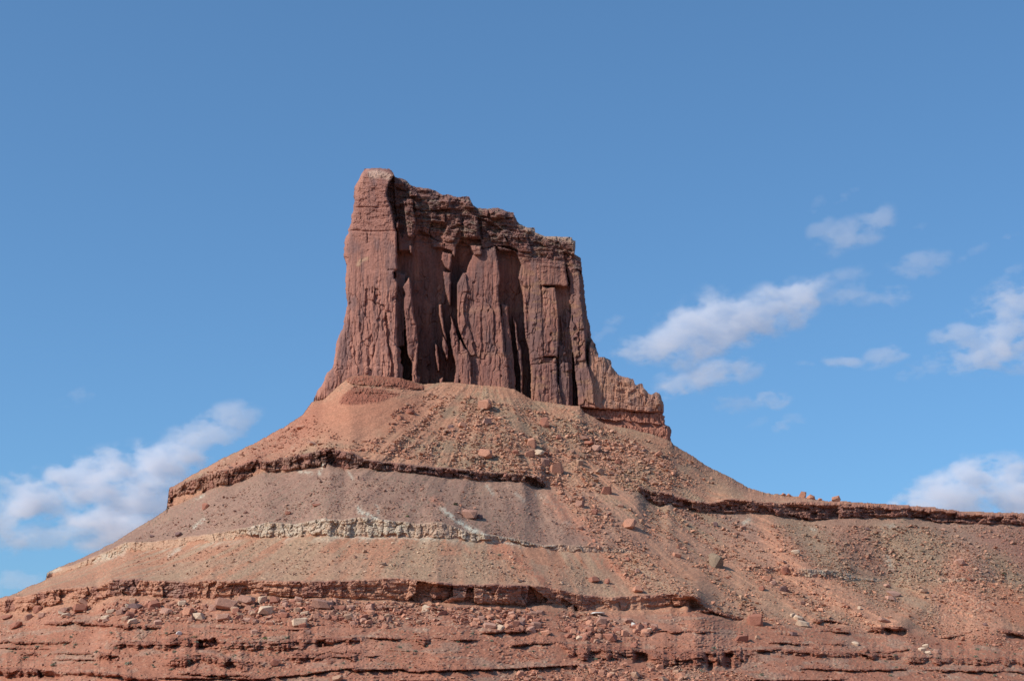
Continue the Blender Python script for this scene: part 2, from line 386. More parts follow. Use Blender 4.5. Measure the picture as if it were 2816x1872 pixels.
# colours of the tower
def tower_colour():
    px, py, X, Z = tpx, tpy, tX0, tZ0
    base = np.empty(px.shape + (3,)); base[:] = (0.345, 0.155, 0.118)
    def mix(c, m): 
        m = np.clip(m, 0, 1)[..., None]; base[:] = base * (1 - m) + np.array(c) * m
    mix((0.46, 0.215, 0.15), 0.8 * smooth(-0.1, 0.5, fbm(X / 16, Z / 14, o=4, seed=101)))
    mix((0.25, 0.125, 0.105), 0.65 * smooth(-0.05, 0.3, fbm(X / 2.6, Z / 38, o=4, seed=102)))            # streaks
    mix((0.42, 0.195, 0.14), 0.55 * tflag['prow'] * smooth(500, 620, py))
    var = smooth(0.02, 0.30, fbm(X / 7, Z / 22, o=4, seed=103) - 0.18 + 0.30 * smooth(1380, 1560, px) * (1 - smooth(1600, 1660, px)))
    mix((0.18, 0.112, 0.105), 0.62 * var)                                                                 # desert varnish
    mix((0.40, 0.215, 0.125), 0.5 * smooth(0.1, 0.4, fbm(X / 9, Z / 3.0, o=3, seed=104)) * smooth(1300, 1500, px))
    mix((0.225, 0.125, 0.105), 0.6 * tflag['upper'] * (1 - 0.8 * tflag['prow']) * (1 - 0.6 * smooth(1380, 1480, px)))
    mix((0.30, 0.23, 0.165), 0.5 * smooth(0.15, 0.35, fbm(X / 5, Z / 1.6, o=3, seed=105)) * tflag['upper'] * (px > 1100))
    topd = blur(tmask.astype(float), 9)
    mix((0.47, 0.31, 0.22), 0.9 * smooth(0.95, 0.6, topd) * (px > 1425) * (py < 700))                     # pale cap on the right
    mix((0.52, 0.34, 0.26), 0.85 * blur(inside(px, py, T4([(385, 70), (430, 62), (480, 70), (545, 95), (530, 130), (470, 110), (395, 115)])).astype(float), 1))
    mix((0.56, 0.36, 0.22), 0.7 * blur(inside(px, py, T4([(310, 650), (330, 615), (370, 600), (400, 602), (380, 615), (345, 630), (325, 660)])).astype(float), 1))
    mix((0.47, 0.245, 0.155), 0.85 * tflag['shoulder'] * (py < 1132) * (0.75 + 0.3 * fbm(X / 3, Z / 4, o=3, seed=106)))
    mix((0.24, 0.16, 0.14), 0.5 * tflag['shoulder'] * (py < 1132) * smooth(0.1, 0.4, fbm(X / 2, Z / 5, o=3, seed=109)))
    mix((0.38, 0.16, 0.105), 0.9 * tflag['k'])
    lower = smooth(40, 0, np.interp(px, [861, 940, 1080, 1300, 1500, 1700], [1075, 1030, 1030, 1055, 1105, 1140]) - py)
    mix((0.42, 0.18, 0.12), 0.4 * lower)
    mix((0.20, 0.11, 0.095), 0.55 * smooth(0.12, 0.32, fbm(X / 1.5, Z / 26, o=4, seed=110)) * smooth(640, 760, py) * (1 - tflag['shoulder']))
    mix((0.46, 0.235, 0.155), 0.4 * np.exp(-(((py - 852 - 5 * fbm(px / 20, px * 0, o=2, seed=111)) / 9) ** 2)) * (px > 1250) * (px < 1560))
    mix((0.46, 0.235, 0.155), 0.4 * np.exp(-(((py - 975 - 6 * fbm(px / 20, px * 0, o=2, seed=112)) / 9) ** 2)) * (px > 1270) * (px < 1420))
    base *= np.where(tflag['prow'] | (tflag['shoulder'] & (py > 900)), 0.96, 0.80)[..., None]  # weaker sunlight on the main wall put into its colour, along with varnish
    base *= (1 + 0.13 * fbm(X / 1.2, Z / 1.0, o=3, seed=107))[..., None]
    return base
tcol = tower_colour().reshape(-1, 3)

def grid_quads(mask):
    h, w = mask.shape
    idx = np.arange(h * w).reshape(h, w)
    c = mask[:-1, :-1] & mask[1:, :-1] & mask[:-1, 1:] & mask[1:, 1:]
    q = np.stack([idx[1:, :-1], idx[1:, 1:], idx[:-1, 1:], idx[:-1, :-1]], -1)
    return c, q

def boundary(quads):
    e = np.concatenate([quads[:, [i, (i + 1) % 4]] for i in range(4)])
    n = int(quads.max()) + 1
    k1 = e[:, 0].astype(np.int64) * n + e[:, 1]; k2 = e[:, 1].astype(np.int64) * n + e[:, 0]
    return e[~np.isin(k1, k2)]

V = np.stack([tX, tY, tZ], -1).reshape(-1, 3)
cm, q = grid_quads(tmask)
cid = np.zeros(cm.shape, int)                                      # 0 wall
cid[(tflag['upper'][:-1, :-1] > 0.5)] = 1                          # cap
cid[tflag['prow'][:-1, :-1]] = 2
cid[tflag['shoulder'][:-1, :-1] & (tpy[:-1, :-1] > 940)] = 3
cid[tflag['k'][:-1, :-1]] = 4
butte = bpy.data.objects.new('butte', None); COL.objects.link(butte)
butte['label'] = 'tall dark red sandstone tower with fluted walls standing on the scree cone'
butte['category'] = 'butte'
butte.location = (0, 0, 0)
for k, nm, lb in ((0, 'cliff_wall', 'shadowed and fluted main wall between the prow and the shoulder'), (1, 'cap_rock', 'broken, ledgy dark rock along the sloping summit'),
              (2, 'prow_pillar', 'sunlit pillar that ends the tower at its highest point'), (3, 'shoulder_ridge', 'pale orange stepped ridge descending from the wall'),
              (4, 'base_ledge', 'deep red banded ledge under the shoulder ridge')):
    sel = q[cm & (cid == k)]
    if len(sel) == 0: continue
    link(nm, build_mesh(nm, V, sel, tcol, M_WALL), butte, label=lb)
# far side, closing the body
allq = q[cm]; bd = boundary(allq)
n = len(V); VB = V.copy(); VB[:, 1] += 34.0; VB[:, 1] += 6 * fbm(VB[:, 0] / 9, VB[:, 2] / 25, o=3, seed=130)
vv = np.concatenate([V, VB]); cc = np.concatenate([tcol, tcol])
sides = np.stack([bd[:, 1], bd[:, 0], bd[:, 0] + n, bd[:, 1] + n], -1)
back = allq[:, ::-1] + n
link('far_wall', build_mesh('far_wall', vv, np.concatenate([sides, back]), cc, M_WALL), butte)

# ------------------------------------------------------------------ the hill below
GS = 1.8
gxs = np.arange(-60, 2880, GS); gys = np.arange(1015, 1906, GS)
gpx, gpy = np.meshgrid(gxs, gys)
SIL = ([(-80, 1650), (0, 1641), (34, 1634), (74, 1614), (100, 1603), (126, 1592), (129, 1573), (167, 1555), (200, 1543), (246, 1523), (315, 1489), (394, 1440), (458, 1400),
        (461, 1376), (465, 1341), (492, 1326), (546, 1294), (610, 1260), (689, 1223), (788, 1169), (832, 1139), (850, 1114), (861, 1101)])
FOOT = C3([(130, 1110), (250, 1000), (380, 890), (500, 872), (690, 882), (900, 905), (1000, 935), (1100, 962)]) + \
       T4([(740, 1378), (880, 1365), (980, 1375), (1060, 1383), (1200, 1392), (1290, 1410), (1340, 1440), (1400, 1475), (1600, 1505)]) + \
       C4([(1200, 1100), (1250, 1160), (1350, 1215), (1430, 1265), (1650, 1310), (1900, 1370), (1990, 1405), (2080, 1440)])
SILR = [(1852, 1221), (1904, 1253), (1956, 1287), (1998, 1304), (2057, 1339), (2106, 1354), (2155, 1358), (2210, 1366), (2273, 1376), (2308, 1376), (2392, 1381), (2465, 1386),
        (2564, 1393), (2648, 1405), (2816, 1409), (2900, 1412)]
TOP = SIL + FOOT + SILR
tx_, ty_ = np.array([p[0] for p in TOP], float), np.array([p[1] for p in TOP], float)

def L(*parts):
    pts = [p for q_ in parts for p in q_]; pts.sort()
    return lambda x: np.interp(x, [p[0] for p in pts], [p[1] for p in pts])
B1 = L(C5([(945, 492), (1000, 465), (1150, 415), (1300, 380), (1420, 335), (1500, 340), (1650, 310), (1790, 280), (1827, 272)]),
       C6([(0, 275), (130, 290), (200, 330), (330, 345), (500, 365), (640, 375), (870, 400), (1000, 405), (1110, 415), (1190, 430), (1225, 478), (1500, 490), (1740, 490), (1800, 500), (1928, 520)]),
       C7([(0, 530), (60, 545), (200, 575), (300, 552), (450, 560), (600, 575), (700, 565), (860, 572), (950, 566), (1100, 574), (1250, 584), (1450, 600), (1620, 626), (1962, 634), (2200, 640)]))
B0 = L(C5([(930, 600), (1000, 580), (1100, 530), (1200, 490), (1300, 470), (1410, 425), (1480, 400), (1600, 400), (1700, 385), (1820, 375)]),
       C6([(0, 360), (100, 390), (180, 378), (300, 390), (450, 405), (520, 410), (650, 430), (850, 455), (1000, 452), (1100, 460), (1190, 495), (1225, 482), (1500, 496), (1735, 500), (1790, 560), (1860, 590), (1928, 575)]),
       C7([(0, 592), (150, 625), (300, 630), (460, 628), (620, 650), (780, 675), (850, 665), (950, 655), (1130, 655), (1290, 650), (1340, 665), (1540, 685), (1650, 690), (1800, 690), (1962, 700), (2200, 705)]))
C1 = L(C5([(262, 958), (400, 920), (600, 845), (700, 795), (850, 790), (1000, 770), (1250, 735), (1420, 700), (1500, 680), (1650, 690), (1820, 658)]),
       C6([(0, 665), (90, 670), (180, 655), (280, 660), (350, 670), (500, 690), (600, 680), (700, 700), (780, 735), (900, 750), (1000, 765), (1130, 790), (1210, 815), (1300, 803), (1380, 810), (1480, 815), (1640, 825), (1760, 853)]),
       C7([(200, 930), (740, 942), (850, 950), (950, 960), (1040, 990), (1280, 997), (1450, 1000), (1700, 992), (1870, 1010), (1962, 1020), (2200, 1030)]))
C0 = L(C5([(255, 1000), (400, 950), (600, 890), (700, 850), (850, 835), (1000, 815), (1250, 785), (1500, 765), (1800, 760)]),
       C6([(0, 760), (200, 765), (400, 765), (600, 770), (700, 775), (800, 785), (900, 800), (1050, 800), (1130, 815), (1220, 830), (1300, 845), (1480, 850), (1640, 848), (1760, 856)]),
       C7([(200, 932), (740, 985), (850, 1000), (940, 1005), (1040, 1010), (1280, 1012), (1450, 1015), (1700, 1010), (1870, 1022), (1962, 1032), (2200, 1040)]))
A1 = L(C5([(-100, 1106), (0, 1104), (150, 1090), (290, 1055), (420, 1045), (540, 1040), (620, 1000), (750, 1000), (1000, 1010), (1200, 1005), (1450, 1005), (1700, 1010)]),
       C6([(0, 1010), (230, 1000), (420, 995), (520, 1005), (700, 1025), (1150, 1030), (1300, 1055), (1440, 1090), (1600, 1100), (1760, 1085), (1928, 1082)]),
       C7([(10, 1085), (140, 1090), (260, 1180), (350, 1215), (500, 1205), (780, 1225), (950, 1240), (1100, 1265), (1310, 1260), (1500, 1305), (1640, 1300), (1800, 1270), (1962, 1290), (2200, 1300)]))
A0 = L(C5([(-100, 1190), (0, 1180), (150, 1195), (300, 1140), (400, 1135), (520, 1150), (640, 1090), (750, 1090), (1000, 1105), (1180, 1110), (1350, 1090), (1460, 1090), (1700, 1100)]),
       C6([(0, 1100), (150, 1110), (430, 1120), (530, 1140), (600, 1135), (750, 1125), (820, 1135), (1100, 1150), (1200, 1140), (1300, 1150), (1400, 1180), (1550, 1170), (1700, 1170), (1928, 1180)]),
       C7([(10, 1190), (150, 1200), (300, 1245), (500, 1260), (800, 1260), (950, 1295), (1100, 1300), (1300, 1330), (1500, 1335), (1962, 1340), (2200, 1345)]))

def YL(xs, ys): return lambda x: np.interp(x, xs, ys)
YA = YL([-60, 0, 300, 600, 900, 1200, 1500, 1800, 2100, 2400, 2816, 2900], [790, 780, 735, 708, 698, 700, 718, 738, 758, 778, 804, 809])
YC = YL([-60, 0, 130, 300, 600, 900, 1200, 1500, 1800, 2100, 2400, 2816, 2900], [905, 903, 900, 850, 785, 760, 757, 772, 796, 820, 845, 876, 882])
YB = YL([463, 600, 900, 1140, 1500, 1800, 2100, 2400, 2816, 2900], [905, 870, 838, 832, 853, 878, 900, 916, 938, 942])

# depth of the top line: the tower's own foot where it stands, traced ridge lines elsewhere
def tower_foot_depth(xs):
    out = np.full(xs.shape, np.nan)
    for i, x in enumerate(xs):
        if 861 <= x <= 1850:
            j = int((x - 840) / TS); y = np.interp(x, tx_, ty_); k = int((y - 452) / TS)
            j0, j1 = max(0, j - 6), j + 7
            out[i] = np.min(tY[max(k - 4, 0):k + 3, j0:j1][tmask[max(k - 4, 0):k + 3, j0:j1]]) if tmask[max(k - 4, 0):k + 3, j0:j1].any() else np.nan
    return out
ydt = tower_foot_depth(gxs)
ridge = np.interp(gxs, [-60, 0, 60, 130, 300, 463, 700, 861, 1850, 2000, 2156, 2400, 2816, 2900], [830, 840, 870, 905, 915, 925, 942, 952, 952, 952, 955, 962, 978, 982])
YT = np.where(np.isnan(ydt), ridge, ydt - 0.8)
YTm = np.array([YT[max(0, i - 22):i + 23].min() for i in range(len(YT))]); inn = ~np.isnan(ydt)
YT = np.where(inn, YTm, YT); YT = blur(YT[None, :].repeat(3, 0), 32)[1]
YT = np.minimum(YT, np.where(np.isnan(ydt), 1e9, ydt - 0.3))

topline = np.interp(gxs, tx_, ty_)
rough_top = 2.6 * fbm(gxs / 12, gxs * 0, o=4, seed=140, gain=0.7) * np.where((gxs > 868) & (gxs < 1840), 0.5, 1.0)
topline = topline + rough_top
node_py = [np.full(gxs.shape, 1908.0), A0(gxs), A1(gxs), C0(gxs), C1(gxs), B0(gxs), B1(gxs), topline]
node_Y = [YA(gxs) - 112, YA(gxs), YA(gxs) + 1.5, YC(gxs), YC(gxs) + 2.0, YB(gxs), YB(gxs) + 1.5, YT]
node_py[1] = node_py[2] + (node_py[1] - node_py[2]) * (1 - 0.93 * smooth(1740, 2020, gxs))
for k, a, sd in ((1, 3, 1), (2, 3, 2), (3, 1.5, 3), (4, 2.5, 4), (5, 3, 5), (6, 3, 6)):
    node_py[k] = node_py[k] + a * (fbm(gxs / 34, gxs * 0, o=3, seed=144 + sd, gain=0.55))
# wherever ledges thin to nothing or meet the skyline keep the nodes ordered
K = len(node_py)
for k in range(K - 2, 0, -1):
    node_py[k] = np.maximum(node_py[k], node_py[k + 1] + 0.6)
    node_Y[k] = np.minimum(node_Y[k], node_Y[k + 1] - 0.6)
_, gw = bearing(gpx, gpy); gwx, _ = bearing(gpx, gpy)
gY = np.zeros(gpx.shape)
for k in range(K - 1):
    y0, y1 = node_Y[k], node_Y[k + 1]
    w0 = bearing(gxs, node_py[k])[1]; w1 = bearing(gxs, node_py[k + 1])[1]
    s = (w1 * y1 - w0 * y0) / (y1 - y0)
    num = (w0 - s) * y0
    seg = (gpy <= node_py[k]) & (gpy >= node_py[k + 1] - (3 if k == K - 2 else 0)) if k else (gpy >= node_py[1])
    Yk = num[None, :] / np.minimum(gw - s[None, :], -1e-4)
    gY = np.where(seg, Yk, gY)
gY = np.where(gY <= 0, YT[None, :], gY)
gmask = gpy >= topline[None, :] - 0.0
# the bends between scree and ledges are eased
soft = blur(gY, 3)
in_ledge = np.zeros(gpx.shape, bool)
for a, b in ((1, 2), (3, 4), (5, 6)):
    in_ledge |= (gpy <= node_py[a] + 3) & (gpy >= node_py[b] - 3)
gY = np.where(in_ledge | (gpy < topline + 12), gY, soft)

# ribs, fans and gullies (metres towards the viewer)
def ridge_add(line, width, amp):
    d, t = seg_dist(gpx, gpy, line)
    return amp * np.exp(-(d / width) ** 2) * smooth(0, 0.3, t) * smooth(1.0, 0.8, t)
bump = 0
bump = bump + ridge_add([(2070, 1410), (2150, 1490), (2224, 1573), (2342, 1642), (2465, 1715), (2500, 1760)], 42, 8)
bump = bump + ridge_add([(2633, 1515), (2662, 1592), (2687, 1700), (2700, 1790)], 60, 5)
bump = bump + ridge_add([(1500, 1340), (1590, 1390), (1737, 1460), (1850, 1567), (2000, 1660), (2100, 1720)], 75, 5)
bump = bump + ridge_add([(2430, 1450), (2441, 1543), (2465, 1640), (2500, 1700)], 60, -6)
bump = bump + ridge_add([(1000, 1080), (1010, 1130), (1050, 1230), (1080, 1260)], 80, 5)
bump = bump + ridge_add([(1200, 1395), (1260, 1430), (1370, 1480)], 14, 2.0)
bump = bump + ridge_add([(1260, 1080), (1340, 1180), (1400, 1260), (1520, 1330)], 60, 3)
bump = bump + ridge_add([(860, 1130), (700, 1250), (560, 1330)], 40, 2.5)
bump = bump + ridge_add([(1380, 1500), (1450, 1570), (1520, 1620)], 12, 1.2)

gX, gZ = gwx * gY, gw * gY
# polar coordinates about the tower: fall-line texture
th = np.arctan2(gX + 15, 990 - gY) * 60; rr = np.hypot(gX + 15, 990 - gY)
S_up = gZ * 1.9                                    # roughly the distance up the slope
belowA = smooth(0, 30, gpy - node_py[1])           # lower broken country
aboveB = smooth(6, 0, gpy - node_py[6])
rubble = 0.55 * aboveB + 0.35 * (1 - aboveB) * (1 - belowA) + 0.7 * belowA
rubble = rubble * (0.8 + 0.5 * fbm(gX / 22, S_up / 22, o=3, seed=150) + 0.8 * fbm(th / 2.2, rr / 70, o=3, seed=149))
red_fan = blur(inside(gpx + 14 * fbm(gpx / 40, gpy / 40, o=3, seed=151), gpy + 10 * fbm(gpx / 30, gpy / 30, o=3, seed=152),
               [(850, 1120), (930, 1080), (1120, 1090), (1180, 1100), (1150, 1170), (1080, 1220), (960, 1240), (860, 1215), (800, 1190)]).astype(float), 6)
rubble = np.clip(rubble * (1 - 0.8 * red_fan), 0, 1)

mound = blur(inside(gpx, gpy, [(2600, 1530), (2630, 1510), (2670, 1520), (2700, 1600), (2760, 1700), (2560, 1700), (2590, 1600)]).astype(float), 8)
rubble = np.clip(rubble + 0.5 * mound, 0, 1)
w1x = 0.5 * fbm(gX / 3, S_up / 3, o=2, seed=160)
a1, a2, ar, ar2 = cells(gX / 1.5 + w1x, S_up / 1.5, seed=161)
b1_, b2_, br, br2 = cells(gX / 3.4 + w1x, S_up / 3.0, seed=165)
peb = np.clip(0.62 - a1, 0, 1) * 1.5 * (ar > 0.45) + np.clip(0.5 - b1_, 0, 1) * 3.2 * (br > 0.80)
bump = bump + rubble * peb * 1.5 + mound * 1.8 * fbm(gX / 4, S_up / 4, o=4, seed=167, gain=0.65)
rill = 1 - np.abs(fbm(th / 2.6, rr / 90, o=3, seed=173)) * 2.2
bump = bump + 1.2 * smooth(60, 150, rr) * rill * (1 - belowA) * (1 - 0.7 * red_fan) + 1.4 * fbm(th / 3.5, rr / 60, o=3, seed=170) + 0.8 * fbm(gX / 9, S_up / 9, o=3, seed=171) * (1 - 0.5 * red_fan)
bump = bump + 0.22 * fbm(gX / 0.9, S_up / 0.9, o=2, seed=172)

# ledges ------------------------------------------------------------------
def band(k0, k1, pad=0.0, fade=4.0):
    """1 between node lines k0 (foot) and k1 (top), also the 0..1 height inside"""
    lo, hi = node_py[k0][None, :], node_py[k1][None, :]
    h = np.maximum(lo - hi, 1e-3)
    t = (lo - gpy) / h
    m = smooth(-fade, fade * 0.2, lo - gpy) * smooth(-fade * 0.4, fade * 0.4, gpy - hi) * smooth(4, 9, lo - hi)
    return m, t
mA, tA = band(1, 2); mA = mA * smooth(1990, 1860, gpx); mB, tB = band(5, 6); mC, tC = band(3, 4)
def bury(m, t, k0, k1, f0, sd):
    """debris banked against a ledge: hides its lower part here and there"""
    cut = (1 - f0) * smooth(0.2, -0.3, fbm(gxs / 36, gxs * 0 + 1.7, o=4, seed=155 + sd, gain=0.65))[None, :] * np.ones(gpx.shape)
    cut = cut + 0.10 * fbm(gX / 3, gZ / 3, o=2, seed=158 + sd)
    m2 = m * smooth(-0.06, 0.06, t - cut)
    hgt = np.maximum(node_py[k0] - node_py[k1], 0)[None, :] * 0.16
    w = np.clip(cut, 0, 1) * hgt * np.where(t > 0, np.clip(1 - t / np.maximum(cut, 0.05), 0, 1), np.exp(-((gpy - node_py[k0][None, :]) / 26.0).clip(0, 9)))
    return m2, 0.55 * w
mA, wA = bury(mA, tA, 1, 2, np.interp(gxs, [0, 250, 330, 1500, 1650, 2816], [0.65, 0.65, 1.0, 0.95, 0.4, 0.4]), 1); mB, wB = bury(mB, tB, 5, 6, np.interp(gxs, [0, 700, 800, 1500, 1700, 1900, 2816], [0.6, 0.6, 0.9, 0.8, 0.6, 0.95, 0.95]), 2); mC, wC = bury(mC, tC, 3, 4, np.interp(gxs, [0, 400, 660, 720, 1300, 1400, 2816], [0.4, 0.45, 0.5, 0.75, 0.75, 0.4, 0.5]), 3)
bump = bump + blur(wA + wB + wC, 2)
zero = np.zeros(gpx.shape, np.int64)
def joints(cell, hcell, seed, warp=1.0):
    x = gX / cell + warp * 0.4 * fbm(gX / (cell * 2), gZ / (cell * 2), o=2, seed=seed + 7)
    d1, d2, r, r2 = cells(x, gZ / hcell, seed=seed)
    return (r - 0.5) * 2, np.exp(-((d2 - d1) / 0.07) ** 2), r2
jA, cA, rA = joints(6.5, 9.0, 180); jA2, cA2, rA2 = joints(2.2, 1.5, 184)
wave = fbm(gX / 24, gX * 0, o=3, seed=188)
alc = np.zeros(gpx.shape)
for poly, d in (([(505, 1010), (700, 1038), (700, 1095), (640, 1130), (540, 1140), (450, 1117), (495, 1075)], 6.0), ([(782, 1040), (822, 1056), (822, 1132), (765, 1130)], 4.5),
                ([(1130, 1036), (1165, 1060), (1230, 1108), (1222, 1142), (1110, 1152)], 6.0), ([(1312, 1100), (1400, 1160), (1390, 1182), (1330, 1165), (1305, 1130)], 4.5),
                ([(1462, 1112), (1522, 1150), (1512, 1172), (1462, 1160)], 3.5)):
    alc = np.maximum(alc, d * inside(gpx + 3 * fbm(gpx / 9, gpy / 9, o=2, seed=190), gpy + 2 * fbm(gpx / 8, gpy / 9, o=2, seed=191), C6(poly)))
for poly, d in (([(680, 1060), (755, 1012), (760, 1040), (735, 1090), (690, 1095)], 2.0), ([(1170, 1020), (1215, 1012), (1200, 1060), (1180, 1110), (1150, 1100)], 2.2),
                ([(1300, 1030), (1300, 1080), (1220, 1085), (1200, 1050)], 1.8), ([(345, 1060), (410, 1060), (395, 1120), (330, 1130)], 1.8), ([(1350, 1052), (1465, 1045), (1480, 1080), (1345, 1086)], 2.2)):
    alc = np.maximum(alc, d * inside(gpx + 3 * fbm(gpx / 9, gpy / 9, o=2, seed=192), gpy, C5(poly)))
lipA = 1.6 * smooth(0.55, 0.95, tA) - 1.4 * smooth(0.3, 0.0, tA)
messA = np.interp(gpx, [0, 150, 300, 340, 1500, 1620, 2000, 2816], [1, 1, 0.8, 0.25, 0.35, 1, 1, 1])
zA = gZ + 0.6 * fbm(gX / 10, gZ / 3, o=3, seed=194); kA = np.floor(zA / 1.3).astype(np.int64)
strA = _h(kA, np.floor(gX / 6 + 3 * _h(kA, zero, zero, 195)).astype(np.int64), zero, 196) - 0.5
patA = 0.35 + 0.65 * smooth(-0.4, 0.1, fbm(gX / 16, gX * 0 + 3.3, o=3, seed=197) + 0.5 * (1 - messA))
bump = bump + mA * patA * (2.2 + 1.5 * jA - 0.5 * cA * (1 - messA) + 0.7 * jA2 - 0.3 * cA2 + 1.8 * strA * (0.5 + messA) + lipA + 2.0 * wave - alc)
jB, cB, rB = joints(3.2, 8.0, 200); jB2, cB2, rB2 = joints(1.6, 1.2, 204)
alcB = np.zeros(gpx.shape)
for cr, poly, d in ((C6, [(1095, 420), (1150, 435), (1215, 480), (1190, 500), (1140, 470), (1100, 450)], 5), (C5, [(1820, 290), (1850, 272), (1870, 330), (1850, 365), (1815, 375), (1830, 340)], 5),
                    (C5, [(1432, 335), (1458, 335), (1452, 395), (1410, 425), (1408, 380)], 3), (C7, [(1340, 640), (1400, 618), (1440, 640), (1400, 668), (1350, 665)], 4), (C7, [(1535, 640), (1590, 625), (1570, 690), (1535, 685)], 3),
                    (C7, [(55, 560), (110, 575), (100, 615), (60, 610)], 3), (C7, [(640, 640), (700, 650), (780, 672), (700, 665)], 2)):
    alcB = np.maximum(alcB, d * inside(gpx + 2 * fbm(gpx / 7, gpy / 7, o=2, seed=206), gpy, cr(poly)))
right = smooth(1700, 1900, gpx)
zb = gZ + 0.9 * fbm(gX / 12, gZ / 4, o=3, seed=209)
kz = np.floor(zb / 1.15)
strB = _h(kz.astype(np.int64), np.floor(gX / 7 + 3 * _h(kz.astype(np.int64), zero, zero, 5)).astype(np.int64), zero, 210) - 0.5
bump = bump + mB * (2.6 + (1.2 * jB - 1.2 * cB) * (1 - 0.6 * right) + 0.5 * jB2 - 0.4 * cB2 + right * 2.4 * strB + 1.2 * smooth(0.5, 0.9, tB) - 1.0 * smooth(0.25, 0, tB) + 1.6 * fbm(gX / 9, gX * 0, o=3, seed=212) - alcB - 3.0 * smooth(0.12, 0.3, fbm(gX / 6, gZ / 3.0, o=3, seed=213)) * smooth(0.85, 0.6, tB))
jC, cC, rC = joints(2.8, 9.0, 220); jC2, cC2, rC2 = joints(2.2, 1.3, 224)
expC = (0.55 + 0.45 * smooth(-0.45, 0.1, fbm(gX / 20, gX * 0, o=3, seed=228))) * np.interp(gpx, [0, 300, 650, 700, 1500, 1560, 1720, 1800, 2190, 2215, 2330, 2450, 2560, 2690, 2816], [0.3, 0.5, 0.6, 1, 1, 0.5, 0.7, 0, 0, 1, 0.9, 0.1, 0.3, 0.5, 0.5])
bump = bump + mC * expC * (1.4 + 1.1 * jC - 0.8 * cC + 0.35 * jC2 - 0.3 * cC2 + 0.5 * smooth(0.6, 0.95, tC) + 0.9 * fbm(gX / 5, gX * 0, o=3, seed=229))

# red banded ledges under the prow
K3 = inside(gpx + 2 * fbm(gpx / 9, gpy / 9, o=2, seed=230), gpy, C3([(330, 905), (500, 868), (700, 875), (950, 910), (1110, 985), (1085, 1012), (960, 1012), (860, 1003), (720, 992), (560, 975), (400, 960)]))
K4 = inside(gpx + 2 * fbm(gpx / 9, gpy / 9, o=2, seed=231), gpy, C3([(285, 1150), (310, 1080), (420, 985), (560, 990), (720, 1010), (890, 1060), (800, 1090), (740, 1105), (680, 1130), (500, 1152), (380, 1160)]))
jK, cK, rK = joints(1.1, 3.0, 236)
kk = np.floor((gZ + 0.04 * gX + 0.3 * fbm(gX / 6, gX * 0, o=2, seed=238)) / 1.35).astype(np.int64); sK = _h(kk, kk * 0, kk * 0, 239) - 0.5
bump = bump + K3 * (1.7 + 1.6 * sK + 0.7 * jK - 0.9 * cK) + blur(K4.astype(float), 1) * (0.9 + 1.5 * sK + 0.7 * jK - 0.9 * cK)

# the lower country: many thin hard layers standing out of earth slopes
zl = gZ + 0.02 * gX + 2.2 * fbm(gX / 55, gX * 0 + gY / 60, o=3, seed=240) + 0.25 * fbm(gX / 9, gZ / 4, o=2, seed=241)
def layer(lam, seed, sharp=0.30):
    k = np.floor(zl / lam); fr = zl / lam - k; ki = k.astype(np.int64)
    on = smooth(-0.15, 0.35, fbm(gX / 26 + 31 * _h(ki, zero, zero, seed), k * 7.7, o=3, seed=seed + 1))
    prof = smooth(1 - sharp, 1 - sharp + 0.05, fr) * (1 - smooth(0.97, 1.0, fr) * 0.6)      # stands out only in the upper part of each layer
    return on * prof, on
l1, on1 = layer(6.1, 250, 0.34); l2, on2 = layer(2.7, 254, 0.36); l3, on3 = layer(1.2, 258, 0.45)
jL, cL, rL = joints(4.5, 2.2, 262)
bump = bump + belowA * (4.0 * fbm(gX / 24, gZ / 26, o=2, seed=264))
amp_low = belowA * (1 - 0.75 * smooth(1900, 2300, gpx) * smooth(1770, 1700, gpy))
